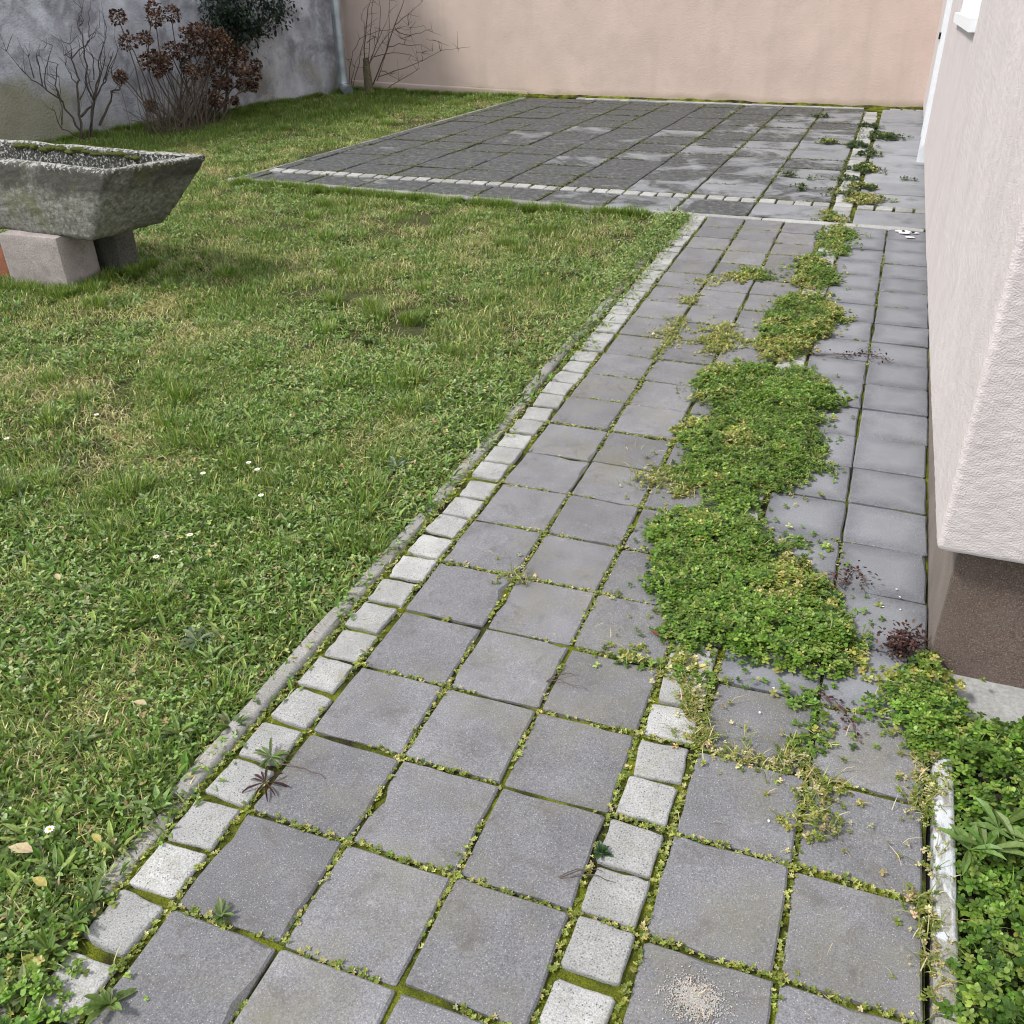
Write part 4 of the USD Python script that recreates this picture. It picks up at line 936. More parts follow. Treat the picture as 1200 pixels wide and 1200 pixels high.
def patch(rng, kind):
    if kind in ("green", "fresh", "straw"):
        n = {"green": 85, "fresh": 105, "straw": 70}[kind]
        r = 0.085 * np.sqrt(rng.uniform(0, 1, n)); a = rng.uniform(0, 6.28, n)
        pos = np.stack([r * np.cos(a), r * np.sin(a), np.full(n, -0.006)], -1)
        L = {"green": (0.015, 0.044), "fresh": (0.020, 0.052), "straw": (0.018, 0.055)}[kind]
        lean = {"green": (0.5, 1.5), "fresh": (0.25, 1.3), "straw": (0.9, 1.55)}[kind]
        return [blades(pos, rng.uniform(0, 6.28, n), rng.uniform(*lean, n), rng.uniform(*L, n), rng.uniform(0.0016, 0.0034, n), pick(rng, {"green": GREEN, "fresh": FRESH, "straw": STRAW}[kind], n, 0.22))]
    if kind == "tuft":
        n = 170
        r = 0.045 * np.sqrt(rng.uniform(0, 1, n)); a = rng.uniform(0, 6.28, n)
        pos = np.stack([r * np.cos(a), r * np.sin(a), np.full(n, -0.006)], -1)
        return [blades(pos, a + rng.normal(0, 0.6, n), rng.uniform(0.1, 1.0, n), rng.uniform(0.035, 0.085, n), rng.uniform(0.0015, 0.003, n), pick(rng, FRESH, n, 0.2))]
    n = 34
    mixed = blades(np.column_stack([rng.normal(0, 0.045, (n, 2)), np.full(n, -0.004)]), rng.uniform(0, 6.28, n), rng.uniform(0.5, 1.5, n), rng.uniform(0.02, 0.05, n), rng.uniform(0.0016, 0.003, n), pick(rng, GREEN, n, 0.2))
    if kind == "broad":
        out = [mixed]
        for _ in range(5):
            c = np.append(rng.uniform(-0.07, 0.07, 2), 0.0)
            k = rng.integers(5, 9)
            tone = pick(rng, BROAD, 1, 0.15)
            out.append(leaves(np.repeat(c[None], k, 0), rng.uniform(0, 6.28) + np.arange(k) * 2.4, rng.uniform(-0.05, 1.2, k), rng.uniform(0.018, 0.050, k), rng.uniform(0.005, 0.011, k), np.repeat(tone, k, 0) * rng.uniform(0.8, 1.2, (k, 1)), True))
        return out
    n = 42                                                            # small clover-like mat
    pos = np.column_stack([rng.normal(0, 0.04, (n, 2)), rng.uniform(0.0, 0.030, n)])
    k = 3
    return [mixed, leaves(np.repeat(pos, k, 0), np.repeat(rng.uniform(0, 6.28, n), k) + np.tile([0, 2.1, 4.2], n), rng.uniform(-0.3, 1.1, n * k), rng.uniform(0.006, 0.012, n * k), rng.uniform(0.004, 0.008, n * k), np.repeat(pick(rng, BROAD, n, 0.2), k, 0))]


rng = np.random.default_rng(33)
gi = UsdGeom.PointInstancer.Define(stage, "/World/grass")
data(gi.GetPrim(), label="short mixed lawn of green blades, dry straw and small leaves", category="grass", kind="stuff")
KINDS = [("green", 5), ("fresh", 4), ("straw", 4), ("tuft", 4), ("broad", 5), ("clover", 4)]
index, targets = {}, []
for kind, n in KINDS:
    for _ in range(n):
        v, f, c = join(patch(rng, kind))
        p = put({"green": "grass_patch", "fresh": "grass_patch", "straw": "straw_patch", "tuft": "grass_tuft", "broad": "leaf_patch", "clover": "clover_patch"}[kind], (v, f), "grass_blades", "/World/grass", col=c)
        index.setdefault(kind, []).append(len(targets)); targets.append(Sdf.Path(p))
gi.CreatePrototypesRel().SetTargets(targets)
EDGE = -0.170
# positions: everywhere on the lawn that the picture can see, with a margin
n = 26000
d = rng.uniform(0, 1, n)
x, y = rng.uniform(-6.0, EDGE, n), rng.uniform(-1.0, 8.75, n)


def on_lawn(x, y, m=0.0):
    ok = (x < EDGE - m) & (x > wall_x(y) + 0.04) & (y < pink_y(x) - 0.04) & (y > -0.9)
    ok &= ~((y > KERB_Y - 0.03 + 0.09 * np.clip((-0.6 - x) / 2.6, 0, 1)) & (x > patio_left(y) - 0.03))
    return ok & (y > -0.35 - (x + 0.13) * 1.0 - 0.75)


ok = on_lawn(x, y)
x, y = x[ok], y[ok]
# thinner with distance, where patches overlap in the view
keep = rng.uniform(0, 1, len(x)) < np.interp(y, [0, 2, 4, 9], [1.0, 0.9, 0.62, 0.5])
x, y = x[keep], y[keep]
# plus a dense near part
n = 4600
xa, ya = rng.uniform(-1.6, EDGE, n), rng.uniform(-0.7, 2.2, n)
ok = on_lawn(xa, ya)
x, y = np.concatenate([x, xa[ok]]), np.concatenate([y, ya[ok]])
strawy = fb(x, y, 3.0, 91, 4) + 0.10 * np.exp(-((y - 2.6) / 1.3) ** 2) + 0.06 * np.exp(-((x + 3.2) / 0.6) ** 2) * (y > 4)
leafy = fb(x, y, 3.6, 93, 4) + 0.14 * np.exp(-((x + 0.16) / 0.28) ** 2) + 0.05 * np.exp(-((y - 0.3) / 0.8) ** 2)
shade = np.clip((wall_x(y) + 1.5 - x) / 0.6, 0, 1)
leafy -= 0.3 * shade; strawy -= 0.2 * shade
u = rng.uniform(0, 1, len(x))
kind = np.where(u < 0.50, "green", "fresh")
kind = np.where((shade > 0.3) & (u < 0.85), "fresh", kind)
pk = np.clip((strawy - 0.44) * 5.5, 0.10, 0.66)
pl_ = np.clip((leafy - 0.45) * 6.0, 0.10, 0.80)
u2 = rng.uniform(0, 1, len(x)); kind = np.where(u2 < pk, "straw", kind)
u3 = rng.uniform(0, 1, len(x)); kind = np.where(u3 < pl_, np.where(rng.uniform(0, 1, len(x)) < 0.74, "broad", "clover"), kind)
kind = np.where(rng.uniform(0, 1, len(x)) < 0.012, "tuft", kind)
# leafy growth creeping over the far half of the kerb
n = 170
xo, yo = rng.uniform(-0.20, -0.128, n), 2.35 + 2.2 * rng.uniform(0, 1, n) ** 0.8
over = np.concatenate([np.zeros(len(x), bool), np.ones(n, bool)])
x, y = np.concatenate([x, xo]), np.concatenate([y, yo])
kind = np.concatenate([kind, np.where(rng.uniform(0, 1, n) < 0.7, "clover", "broad")])
# bare places
bare = fb(x, y, 3.1, 97, 3)
drop = (bare > 0.63) & (rng.uniform(0, 1, len(x)) < np.clip((bare - 0.58) * 8, 0, 0.85)) & (x > wall_x(y) + 1.4) & ~over
x, y, kind, over = x[~drop], y[~drop], kind[~drop], over[~drop]
scale = rng.uniform(0.75, 1.2, len(x)) * np.where(kind == "broad", np.interp(y, [0, 3], [1.05, 0.85]), 1.0)
# the larger tufts that stand out
tx, ty = [], []
for cx, cy in LAWN_TUFTS:
    if cx > EDGE:
        continue
    for _ in range(rng.integers(2, 6)):
        tx.append(cx + rng.normal(0, 0.035)); ty.append(cy + rng.normal(0, 0.04))
tx, ty = np.array(tx), np.array(ty)
# long grass round the trough's blocks and along the walls
gx = np.concatenate([rng.uniform(-2.95, -2.5, 26), rng.uniform(-2.62, -2.40, 46)]); gy = np.concatenate([rng.uniform(2.40, 2.5, 26), rng.uniform(2.5, 3.0, 46)])
ok = ~((gx > -2.93) & (gx < -2.54) & (gy > 2.5))
gx, gy = gx[ok], gy[ok]
wy = rng.uniform(5.2, 8.7, 170); wx = wall_x(wy) + rng.uniform(0.03, 0.12, 170)
qx = rng.uniform(-4.4, -2.7, 90); qy = pink_y(qx) - rng.uniform(0.03, 0.10, 90)
fx = rng.uniform(-3.1, -0.25, 150); fy = KERB_Y - 0.05 - rng.uniform(0, 0.05, 150) + 0.09 * np.maximum(0, (-0.6 - fx) / 2.6)
qx, qy = np.concatenate([qx, fx]), np.concatenate([qy, fy])
ex = np.concatenate([tx, gx, wx, qx]); ey = np.concatenate([ty, gy, wy, qy])
x, y, kind = np.concatenate([x, ex]), np.concatenate([y, ey]), np.concatenate([kind, np.full(len(ex), "tuft")])
scale = np.concatenate([scale, rng.uniform(0.45, 0.9, len(ex))])
over = np.concatenate([over, np.zeros(len(ex), bool)])
proto = np.array([index[k][rng.integers(0, len(index[k]))] for k in kind])
yaw = rng.uniform(0, 2 * np.pi, len(x))
gi.CreatePositionsAttr(Vt.Vec3fArray.FromNumpy(np.column_stack([x, y, lawn_z(x, y) + 0.004 + 0.012 * over]).astype(np.float32)))
gi.CreateProtoIndicesAttr(Vt.IntArray.FromNumpy(proto.astype(np.int32)))
gi.CreateScalesAttr(Vt.Vec3fArray.FromNumpy(np.repeat(scale[:, None], 3, 1).astype(np.float32)))
gi.CreateOrientationsAttr(Vt.QuathArray([Gf.Quath(float(math.cos(a / 2)), 0.0, 0.0, float(math.sin(a / 2))) for a in yaw]))

# ------------------------------------------------------------------ chickweed and other weeds in the paving
CHICK = [(4, (0.095, 0.175, 0.020)), (4, (0.135, 0.230, 0.032)), (2.2, (0.215, 0.315, 0.060)), (1.6, (0.055, 0.110, 0.018)), (0.5, (0.30, 0.31, 0.08))]
YELLOW = [(3, (0.33, 0.33, 0.075)), (3, (0.21, 0.25, 0.045)), (2, (0.50, 0.46, 0.19)), (2, (0.13, 0.19, 0.03))]
DRY = [(2.5, (0.50, 0.45, 0.24)), (1.2, (0.36, 0.30, 0.13)), (3.5, (0.21, 0.24, 0.045)), (3, (0.14, 0.19, 0.03))]


def inside(poly, p):
    c = np.zeros(len(p), bool); n = len(poly)
    for i in range(n):
        (x0, y0), (x1, y1) = poly[i], poly[(i + 1) % n]
        with np.errstate(divide="ignore", invalid="ignore"):
            c ^= ((y0 > p[:, 1]) != (y1 > p[:, 1])) & (p[:, 0] < (x1 - x0) * (p[:, 1] - y0) / (y1 - y0) + x0)
    return c


def edge_distance(poly, p):
    d = np.full(len(p), 9.0); n = len(poly)
    for i in range(n):
        a, b = np.array(poly[i]), np.array(poly[(i + 1) % n])
        t = np.clip(((p - a) @ (b - a)) / max((b - a) @ (b - a), 1e-9), 0, 1)
        d = np.minimum(d, np.linalg.norm(p - (a + t[:, None] * (b - a)), axis=1))
    return d


def weed_mass(poly, rng, density, height, palette, size=(0.0055, 0.0125), dry=0.0, stems=0.15, edge=0.06, base=0.0, ragged=0.046):
    """a cushion of small leafy shoots over a patch of ground, thinning out raggedly at its border"""
    poly = [tuple(p) for p in poly]
    a = np.array(poly); lo, hi = a.min(0) - 0.05, a.max(0) + 0.05
    n = int(2.3 * density * np.prod(hi - lo))
    p = rng.uniform(lo, hi, (n, 2))
    ins = inside(poly, p); d = edge_distance(poly, p) * np.where(ins, 1, -1)
    d = d + ragged * ((fb(p[:, 0], p[:, 1], 19.0, 7, 4) - 0.5) * 2.6 + rng.normal(0, 0.22, n))
    keep = (d > 0) & (rng.uniform(0, 1, n) < np.clip(d / 0.02, 0.25, 1))
    keep |= (d > -0.07) & (rng.uniform(0, 1, n) < 0.07 * np.exp(d / 0.03)) & (d <= 0)
    p, d = p[keep], d[keep]
    m = len(p)
    hill = 0.75 * height * np.clip(d / edge, 0.08, 1) ** 0.7 * (0.35 + 1.3 * fb(p[:, 0], p[:, 1], 17.0, 5, 3))
    top = base + hill
    low = rng.uniform(0, 1, m) < 0.35
    z = np.where(low, base + 0.004 + hill * rng.uniform(0.1, 0.7, m), top)
    tone = pick(rng, palette, m, 0.16) * (0.72 + 0.6 * fb(p[:, 0], p[:, 1], 8.0, 18, 3))[:, None]
    if dry:
        dr = fb(p[:, 0], p[:, 1], 9.0, 15, 3) + rng.normal(0, 0.06, m) > 1 - dry
        tone = np.where(dr[:, None], pick(rng, YELLOW, m, 0.2), tone)
    k = 6
    az = np.repeat(rng.uniform(0, 6.28, m), k) + np.tile(np.arange(k) * 1.57 + (np.arange(k) >= 4) * 0.78, m) + rng.normal(0, 0.2, m * k)
    tl = np.tile([0.15, 0.15, 0.2, 0.2, 0.75, 0.75], m) + rng.normal(0, 0.25, m * k)
    sz = np.repeat(rng.uniform(*size, m) * (0.7 + 0.65 * fb(p[:, 0], p[:, 1], 11.0, 19, 2)), k) * np.tile([1, 1, 0.9, 0.9, 0.7, 0.7], m)
    pos = np.repeat(np.column_stack([p, z]), k, 0)
    pos[:, 2] += np.tile([0, 0, 0.002, 0.002, 0.004, 0.004], m)
    out = [leaves(pos, az, tl, sz, sz * rng.uniform(0.55, 0.8, m * k), np.clip(np.repeat(tone, k, 0) * rng.uniform(0.85, 1.18, (m * k, 1)), 0, 0.9))]
    ns = int(m * stems)
    if ns:
        i = rng.integers(0, m, ns)
        q = np.column_stack([p[i], np.maximum(z[i] - 0.012, base + 0.001)])
        out.append(blades(q, rng.uniform(0, 6.28, ns), rng.uniform(0.7, 1.5, ns), rng.uniform(0.02, 0.05, ns), 0.0016, pick(rng, DRY if dry > 0.3 else palette, ns, 0.2)))
    return join(out)


rng = np.random.default_rng(44)
CLUMPS = [
    ("A", 11000, 0.045, CHICK, 0.38, "largest bright green chickweed cushion, on the tiles below the middle of the path"),
    ("B", 10500, 0.040, CHICK, 0.40, "long green chickweed cushion halfway up the path, above the largest one"),
    ("C", 9500, 0.036, CHICK, 0.44, "rounded chickweed cushion further up the path, third from the largest"),
    ("D", 9000, 0.030, CHICK, 0.46, "chickweed cushion nearest to the terrace kerb over the white setts"),
    ("E", 7000, 0.016, CHICK, 0.45, "flat little green weed patch on the tile joint left of the far cushion"),
    ("F", 8500, 0.022, YELLOW, 0.3, "round yellowish weed patch on the tiles left of the chickweed"),
    ("G", 5200, 0.012, YELLOW, 0.3, "sparse yellow weed patch two tiles from the white sett border"),
    ("H", 5200, 0.016, DRY, 0.35, "half dried weed patch at the left edge of the middle chickweed"),
    ("I", 6500, 0.012, DRY, 0.3, "small half dried weed on a crossing of tile joints in the near path"),
    ("J", 5000, 0.014, CHICK, 0.45, "thin trailing weed along a tile joint left of the largest cushion"),
    ("K", 6800, 0.020, DRY, 0.4, "yellow and green weed band trailing over the near tile joints"),
    ("L", 5000, 0.018, CHICK, 0.45, "small upright green weed below the tip of the largest cushion"),
    ("M", 8500, 0.045, CHICK, 0.42, "bushy green weed at the foot of the plinth corner, by the kerb end"),
    ("N", 7500, 0.018, DRY, 0.4, "narrow strip of yellow-green weed between the tiles and the whitewashed kerb"),
    ("O", 5200, 0.016, DRY, 0.4, "withered pale weed around the uppermost clear setts of the near middle row"),
    ("Q", 4200, 0.014, CHICK, 0.3, "short green shoots creeping right from the largest cushion along a joint"),
    ("R", 6500, 0.025, CHICK, 0.35, "dark green weed over the setts just below the terrace kerb"),
    ("S", 6500, 0.022, CHICK, 0.4, "low weed beside the setts right at the terrace kerb"),
    ("T", 4500, 0.010, YELLOW, 0.3, "tiny yellow weed at a joint near the far end of the sett border"),
    ("U", 3500, 0.010, YELLOW, 0.3, "faint yellowish weed on the far joint beside the flat green patch"),
    ("W", 2600, 0.02, CHICK, 0.5, "mixed small weeds over the kerb and lowest border sett, lower left corner"),
    ("V", 5200, 0.016, CHICK, 0.5, "patchy weed joining the left side of the long cushion"),
]
for key, dens, h, pal, dry, label in CLUMPS:
    w = xform("chickweed" if pal is CHICK else "joint_weed", label=label, category="weed", group="weeds growing through the paving")
    v, f, c = weed_mass(globals()["CL_" + key], rng, dens, h, pal, dry=dry, stems=0.8 if pal is DRY else 0.15, size=(0.004, 0.009) if pal is not CHICK else (0.0055, 0.0125))
    put("foliage", (v, f), "weed_leaves", w, col=c, kind="stuff")
# weeds along the setts of the terrace
where = ["at the very back by the pink wall", "spreading right, second from the pink wall", "left of the setts, third from the back", "small one beside the setts opposite the door", "large dark one by the middle of the setts", "left of the setts just below the middle", "right of the setts near the sett crossing", "left of the setts near the sett crossing",
         "brownish one beside the crossing of the white sett rows", "on the joint left of the back of the setts", "on the next joint close to the pink wall", "flat one alone on a slab of the terrace", "very small one close to the house wall", "tiny one in the joint beside the crossing", "tiny one on the slab left of the crossing", "thin line in the joint before the crossing"]
for i, (x, y, r) in enumerate(PATIO_TUFTS):
    w = xform("terrace_weed", label="green weed on the terrace, " + where[i], category="weed", group="weeds growing on the terrace")
    r = r * (0.6 if i >= 9 else 0.85)
    a = np.linspace(0, 6.28, 9)[:-1]
    poly = [(x + r * (1.0 + 0.3 * math.sin(3 * t + i)) * math.cos(t), y + r * 1.0 * (1 + 0.25 * math.cos(2 * t + i)) * math.sin(t)) for t in a]
    v, f, c = weed_mass(poly, rng, 4200, 0.030, [(3, (0.045, 0.085, 0.024)), (2, (0.07, 0.12, 0.03)), (1, (0.12, 0.15, 0.05))] if i != 8 else DRY, size=(0.010, 0.017), dry=0.3, edge=0.06, base=0.006, ragged=0.06)
    put("foliage", (v, f), "weed_leaves", w, col=c, kind="stuff")
# the bed beside the kerb
bed = weed_mass([(x - 0.012 * (x < 1.2), y) for x, y in BED], rng, 5200, 0.07, [(4, (0.090, 0.170, 0.022)), (3, (0.140, 0.235, 0.034)), (2, (0.050, 0.100, 0.016)), (1.5, (0.225, 0.315, 0.060))], size=(0.008, 0.016), dry=0.2, edge=0.05, base=-0.03, stems=0.25)
put("bed_weeds", (bed[0], bed[1]), "weed_leaves", col=bed[2], kind="stuff", label="thick green ground cover of round-leaved weeds in the bed before the house", category="weeds")

# small shoots in the joints of the path: nobody could count them
rng = np.random.default_rng(55)
pts = []
for xj in (-0.108, -0.004, P, 2 * P, 3 * P, 3 * P + CW, 4 * P + CW):
    n = 1500
    yy = rng.uniform(-0.6, PATH_END, n); pts.append(np.column_stack([xj + rng.normal(0, 0.004, n), yy]))
for k in range(-3, 22):
    n = 420
    xx = rng.uniform(-0.01, 1.13, n); pts.append(np.column_stack([xx, k * Q + rng.normal(0, 0.004, n)]))
p = np.vstack(pts)
g = fb(p[:, 0], p[:, 1], 7.0, 25, 4)
right_side = (p[:, 0] > 0.76) & (p[:, 1] > 0.75)
keep = (g + rng.normal(0, 0.03, len(p)) > np.where(right_side, 0.66, np.interp(p[:, 1], [0, 2.5, 4.5], [0.41, 0.47, 0.52])))
p = p[keep]; m = len(p)
z = np.minimum(joint_height(p[:, 0], p[:, 1]), -0.003) + rng.uniform(0.000, 0.009, m)
k = 5
tone = np.repeat(pick(rng, [(4, (0.23, 0.265, 0.045)), (3, (0.36, 0.365, 0.11)), (3, (0.13, 0.18, 0.028)), (0.8, (0.44, 0.39, 0.20))], m, 0.2), k, 0)
v, f, c = leaves(np.repeat(np.column_stack([p, z]), k, 0), np.repeat(rng.uniform(0, 6.28, m), k) + np.tile(np.arange(k) * 1.26, m), rng.uniform(0.1, 0.9, m * k), rng.uniform(0.0035, 0.007, m * k), rng.uniform(0.002, 0.004, m * k), tone)
put("joint_shoots", (v, f), "weed_leaves", path, col=c, kind="stuff")
# terrace joints
pts = []
for c_ in range(10):
    n = 900; yy = rng.uniform(4.68, 8.55, n); pts.append(np.column_stack([warp(np.full(n, 0.612 - c_ * SLAB), yy) + rng.normal(0, 0.008, n), yy]))
for y0, y1 in rows[1:]:
    n = 700; xx = rng.uniform(-3.1, 0.6, n); pts.append(np.column_stack([warp(xx, np.full(n, y0)), y0 + rng.normal(0, 0.007, n)]))
p = np.vstack(pts)
p = p[fb(p[:, 0], p[:, 1], 3.0, 27, 3) > 0.44]; m = len(p); k = 4
v, f, c = leaves(np.repeat(np.column_stack([p, rng.uniform(-0.002, 0.006, m)]), k, 0), rng.uniform(0, 6.28, m * k), rng.uniform(0.1, 0.8, m * k), rng.uniform(0.005, 0.010, m * k), rng.uniform(0.004, 0.007, m * k), np.repeat(pick(rng, [(4, (0.14, 0.155, 0.035)), (3, (0.09, 0.12, 0.028)), (1, (0.24, 0.23, 0.09))], m, 0.2), k, 0))
put("joint_shoots", (v, f), "weed_leaves", patio, col=c, kind="stuff")


# ------------------------------------------------------------------ single plants with leaves one can pick apart
def rosette(name, loc, k, length, width, palette, label, category="weed", tilt=(0.15, 0.6), seed=0, group=None):
    rng = np.random.default_rng(seed)
    w = xform(name, label=label, category=category, group=group)
    for i in range(k):
        L = rng.uniform(*length)
        v, f, c = leaves(np.array([[*loc, 0.004 if len(loc) == 2 else 0]]) if len(loc) == 2 else np.array([loc]), np.array([i * 2.4 + rng.normal(0, 0.25)]), np.array([rng.uniform(*tilt)]), L, rng.uniform(*width), pick(rng, palette, 1, 0.15), True)
        put("leaf", (v, f), "weed_leaves", w, col=c)


PUR = [(3, (0.060, 0.026, 0.034)), (2, (0.085, 0.045, 0.045)), (1, (0.07, 0.06, 0.04))]
DAND = [(3, (0.085, 0.145, 0.028)), (2, (0.13, 0.195, 0.045)), (1, (0.16, 0.19, 0.08))]
rosette("purple_weed", (PURPLE[0][0], PURPLE[0][1], 0.008), 11, (0.032, 0.052), (0.0035, 0.006), PUR, "dark purple star-shaped weed over a border sett and a tile", tilt=(-0.02, 0.2), seed=1)
rosette("leafy_weed", (PURPLE2[0][0], PURPLE2[0][1], 0.006), 16, (0.025, 0.045), (0.004, 0.007), DAND, "narrow-leaved green weed just above the purple weed", tilt=(0.1, 0.6), seed=2)
names = ["broad-leaved rosette covering the kerb and sett at the lower left corner", "second leafy rosette behind the one at the lower left corner", "flat pale rosette in the extreme lower left corner", "rosette lying over the lowest border sett", "low weed over the bottom left tile", "reddish-tipped little weed on the joint near the lowest border setts"]
for i, (x, y) in enumerate(LL_ROSETTE):
    rosette("leafy_weed", (x, y, 0.006), (24, 20, 18, 18, 16, 11)[i], (0.02, 0.046) if i != 5 else (0.014, 0.028), (0.006, 0.013), DAND, names[i], tilt=(0.0, 1.0), seed=10 + i)
names = ["grey-green leafy rosette in the lawn beside the kerb, halfway up", "pale broad rosette in the near lawn", "broad rosette in the lawn close to the near kerb", "narrow-leaved rosette leaning over the near kerb", "small rosette in the middle of the lawn", "leafy rosette in the near lawn below the pale one"]
for i, (x, y) in enumerate(LAWN_ROSETTES):
    rosette("lawn_rosette", (min(x, -0.15), y, float(lawn_z(np.array(min(x, -0.15)), np.array(y))) + 0.02), 24, (0.025, 0.05), (0.008, 0.015), [(2, (0.13, 0.175, 0.10)), (2, (0.18, 0.23, 0.13))] if i < 2 else DAND, names[i], tilt=(0.0, 0.95), seed=20 + i)
names = ["long tongue-leaved plant reaching over the whitewashed kerb", "tongue-leaved plant at the near end of the whitewash", "upright tongue-leaved plant in the bed at the right edge", "small tongue-leaved plant close to the kerb"]
for i, (x, y) in enumerate(BED_LEAVES):
    rosette("leafy_weed", (x, y, 0.03), 9, (0.035, 0.075), (0.010, 0.016), [(2, (0.11, 0.19, 0.035)), (1, (0.16, 0.24, 0.06))], names[i], tilt=(0.15, 0.8), seed=30 + i)
rosette("moss_tuft", (*GREENTUFT[0], 0.0), 30, (0.012, 0.022), (0.005, 0.008), [(1, (0.035, 0.075, 0.03)), (1, (0.05, 0.10, 0.03))], "small round dark green cushion against a near middle sett", tilt=(0.3, 1.4), seed=40)

# dead brown weeds near the house
rng = np.random.default_rng(60)


def dead_weed(name, poly, n, h, label, density_r):
    w = xform(name, label=label, category="dead weed")
    poly = np.array(poly)
    i = rng.uniform(0, len(poly) - 1, n); a = np.floor(i).astype(int); t = (i - a)[:, None]
    p = poly[a] + (poly[np.minimum(a + 1, len(poly) - 1)] - poly[a]) * t + rng.normal(0, density_r, (n, 2))
    pos = np.column_stack([p, 0.003 + rng.uniform(0, h, n)])
    colr = pick(rng, [(3, (0.045, 0.022, 0.020)), (2, (0.080, 0.042, 0.034)), (1, (0.14, 0.085, 0.06))], n, 0.25)
    v, f, c = leaves(pos, rng.uniform(0, 6.28, n), rng.normal(0.2, 0.5, n), rng.uniform(0.006, 0.013, n), rng.uniform(0.004, 0.008, n), colr)
    put("foliage", (v, f), "dry_petals", w, col=c, kind="stuff")
    if len(poly) > 1:
        put("stalk", tube([(x, y, 0.004 + 0.004 * (j % 2)) for j, (x, y) in enumerate(poly)], 0.0022, 0.0012, 4, rng, 0.002), "dry_twig", w)


dead_weed("dead_weed", [DEADWEED[0], (DEADWEED[0][0] - 0.02, DEADWEED[0][1] - 0.03)], 420, 0.05, "dark brown shrivelled weed against the plinth corner", 0.019)
dead_weed("dead_weed", STRAND1, 150, 0.012, "dark brown dried strand lying across the far tiles by the house", 0.016)
dead_weed("dead_weed", STRAND2, 70, 0.02, "short dark withered strand on the tile joint near the largest cushion", 0.012)
dead_weed("dead_weed", [(0.94, 0.86), (0.99, 0.80), (1.02, 0.74)], 40, 0.008, "thin blackish runner on the tile left of the bushy corner weed", 0.008)

# twigs on the tiles
names = ["fine brown twig by the purple weed", "forked dark twig lying on the tiles in mid path", "curved thin twig on a near tile by the setts"]
for i, (x, y) in enumerate(TWIGS):
    w = xform("twig", label=names[i], category="twig")
    for j in range(3 if i == 1 else 2):
        a = rng.uniform(-0.5, 0.9) + j * 0.7
        d = np.array([math.cos(a), math.sin(a) * 0.5, 0]) * rng.uniform(0.05, 0.11)
        o = np.array([x, y, 0.004])
        put("shoot", tube([o, o + d * 0.5 + [0, 0.008, 0.003], o + d + [0.004, -0.003, 0]], 0.0013, 0.0007, 4, rng, 0.002), "dry_twig", w)

# flowers, petals, leaves lying about
DN = ["alone left of the group of three", "left one of the group of three", "right one of the group of three", "just below the group of three", "the far one in the left lawn", "at the left edge of the picture", "alone in the near lawn by the broad leaves", "small one left of the near kerb's middle", "nearest one, at the lower left"]
PN = ["large one on the smooth tile below the largest chickweed", "second one on the same tile, nearer the weed band", "upper one of the pair before the plinth", "lower one of the pair before the plinth", "left one of the next pair on the tile below", "right one of the next pair on the tile below", "on the whitewashed kerb among the tongue-shaped leaves", "alone on the tile below the weed band"]
for i, (x, y) in enumerate(DAISIES):
    z = float(lawn_z(np.array(x), np.array(y))) + 0.045
    w = xform("daisy", label="tiny white daisy open in the lawn, " + DN[i], category="daisy", group="daisies in the lawn")
    k = 11
    v, f, c = leaves(np.repeat([[x, y, z]], k, 0), np.arange(k) * 6.283 / k, np.full(k, 0.25), 0.009, 0.004, np.full((k, 3), 0.78))
    put("petals", (v, f), "dry_petals", w, col=c)
    s = trimesh.creation.icosphere(1, 0.003)
    put("flower_centre", (s.vertices + [x, y, z + 0.001], s.faces), "moss_cushion", w, col=np.tile([0.55, 0.38, 0.03], (len(s.vertices), 1)))
names = ["curled rusty brown leaf at the edge of the largest chickweed cushion", "large tan dead leaf in the lawn at the far lower left", "yellow fallen leaf in the lower left lawn", "", "yellowish fallen leaf beside the near kerb", "pale fallen leaf in the left lawn", "buff fallen leaf in the near lawn", "small yellow leaf by the kerb in mid lawn", "yellow leaf scrap on the near tiles", "small bleached leaf on the mid path"]
for i, (x, y, r) in enumerate(DRY_LEAVES):
    if r < 0.005 or i in (7, 8, 9):
        continue
    z = 0.012 if x > -0.12 else float(lawn_z(np.array(x), np.array(y))) + 0.045
    colr = np.array([[0.14, 0.062, 0.038]]) if i == 0 else np.array([[0.36, 0.31, 0.10]]) if i in (2, 4) else np.array([[0.44, 0.36, 0.22]])
    v, f, c = leaves(np.array([[x - r, y, z]]), np.array([rng.uniform(-0.6, 0.6)]), np.array([0.12]), 1.5 * r, 0.75 * r, colr, True)
    put("fallen_leaf", (v, f), "dry_petals", col=c, label=names[i], category="leaf")
for i, (x, y) in enumerate(PETALS):
    v, f, c = leaves(np.array([[x, y, 0.004]]), np.array([rng.uniform(0, 6.28)]), np.array([0.1]), 0.007, 0.004, np.full((1, 3), 0.75))
    put("petal", (v, f), "dry_petals", col=c, label="tiny white fallen petal, " + PN[i], category="petal", group="white petals on the paving")
# straws lying on the paving
st = []
n = 170
p = np.column_stack([rng.uniform(0, 1.13, n), rng.uniform(-0.4, 2.2, n), np.full(n, 0.003)])
near = np.array([min(np.hypot(a[0] - q[0], a[1] - q[1]) for key in "KNOHJ" for q in globals()["CL_" + key]) for a in p]) < 0.16
p = p[near]
v, f, c = blades(p, rng.uniform(0, 6.28, len(p)), np.full(len(p), 1.5), rng.uniform(0.015, 0.05, len(p)), 0.0013, pick(rng, [(3, (0.46, 0.41, 0.28)), (1, (0.32, 0.27, 0.17))], len(p), 0.2), 0.1)
put("straw_scraps", (v, f), "dry_petals", col=c, kind="stuff", label="thin dry straws scattered over the near paving", category="straw")
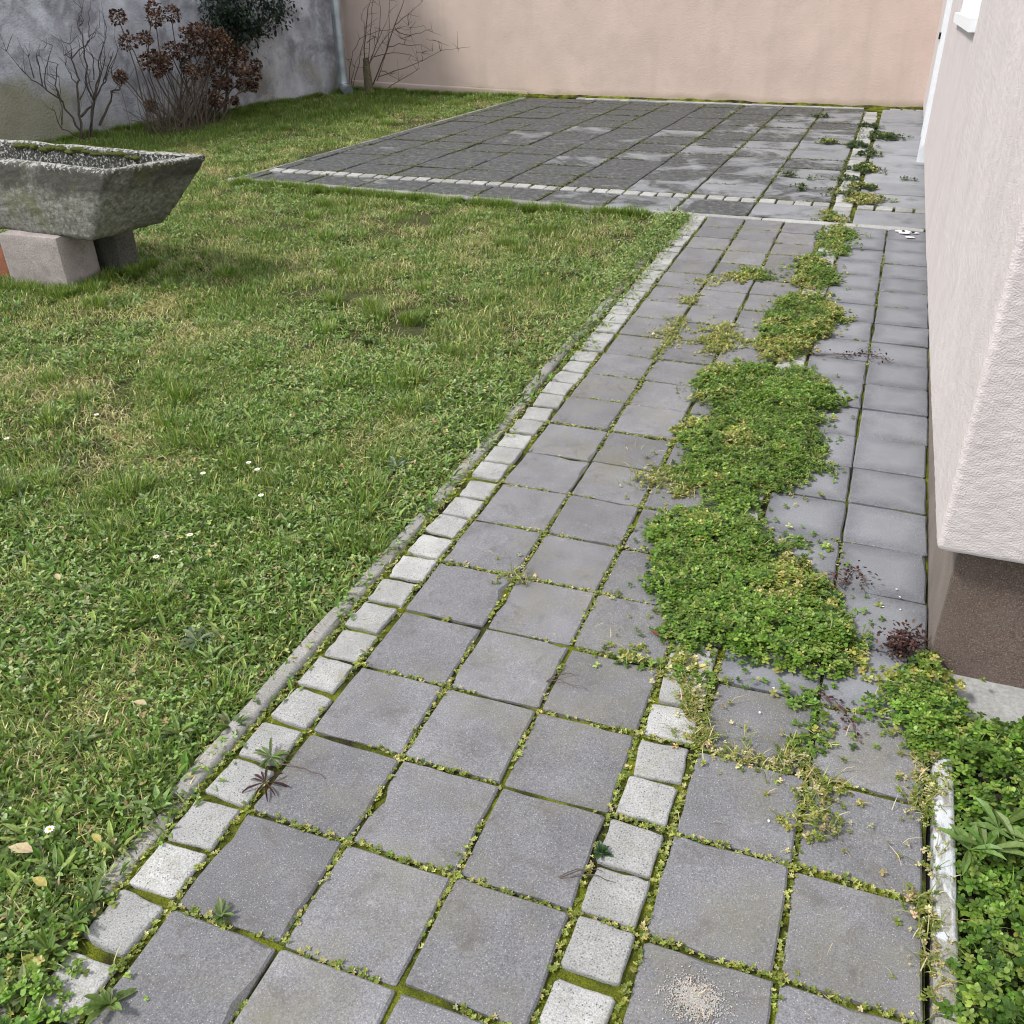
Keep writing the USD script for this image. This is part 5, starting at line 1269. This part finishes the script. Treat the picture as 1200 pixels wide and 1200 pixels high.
# pale gritty dust on a near tile
a = np.linspace(0, 2 * np.pi, 40, endpoint=False)
n = 3600
t, r = rng.uniform(0, 6.28, n), np.abs(rng.normal(0, 0.019, n)) * (1 + 0.6 * (rng.uniform(0, 1, n) < 0.2))
xx, yy = SAND[0][0] + r * np.cos(t) * 1.15, SAND[0][1] + r * np.sin(t) * 0.9
hh = 0.0012 + 0.003 * np.exp(-(r / 0.022) ** 2) * rng.uniform(0.3, 1, n)
v, f, c = leaves(np.column_stack([xx, yy, hh]), rng.uniform(0, 6.28, n), rng.normal(0, 0.12, n), rng.uniform(0.0012, 0.0036, n), rng.uniform(0.001, 0.0026, n), pick(rng, [(6, (0.40, 0.385, 0.36)), (3, (0.34, 0.315, 0.28)), (0.6, (0.24, 0.18, 0.13))], n, 0.1))
v2, f2, c2 = blades(np.column_stack([SAND[0][0] + rng.normal(0, 0.015, 16), SAND[0][1] + rng.normal(0, 0.012, 16), np.full(16, 0.004)]), rng.uniform(0, 6.28, 16), np.full(16, 1.5), rng.uniform(0.010, 0.024, 16), 0.0012, pick(rng, [(1, (0.45, 0.38, 0.27))], 16, 0.25), 0.1)
v, f, c = join([(v, f, c), (v2, f2, c2)])
put("grit_heap", (v, f), "dry_petals", col=c, label="pale patch of gritty dust with bits of straw on a bottom tile", category="dust", kind="stuff")
# lime splashes on the tile below the terrace kerb
w = xform("lime_splash", label="white lime splashes with dark holes on the tile by the house at the terrace kerb", category="splash")
for i, (x, y) in enumerate(PLASTER):
    if i in (0,):
        pass
    r = (0.036, 0.022, 0.028, 0.020)[i]
    pts = np.column_stack([x + r * np.cos(a) * (1 + 0.6 * (fb(np.cos(a), np.sin(a), 2.5, 70 + i, 3) - 0.5)), y + 0.5 * r * np.sin(a) * (1 + 0.6 * (fb(np.cos(a), np.sin(a), 2.5, 75 + i, 3) - 0.5)), np.full(40, 0.0035)])
    put("splash", ring_solid([pts, pts * [1, 1, 0] + [0, 0, 0.006]], True, False), "plaster_splash", w)
for x, y in ((1.008, 4.535), (1.055, 4.525)):
    s = trimesh.creation.icosphere(2, 1.0)
    put("dark_hole", (s.vertices * [0.009, 0.012, 0.004] + [x, y, 0.007], s.faces), "black_hole", w, smooth=True)
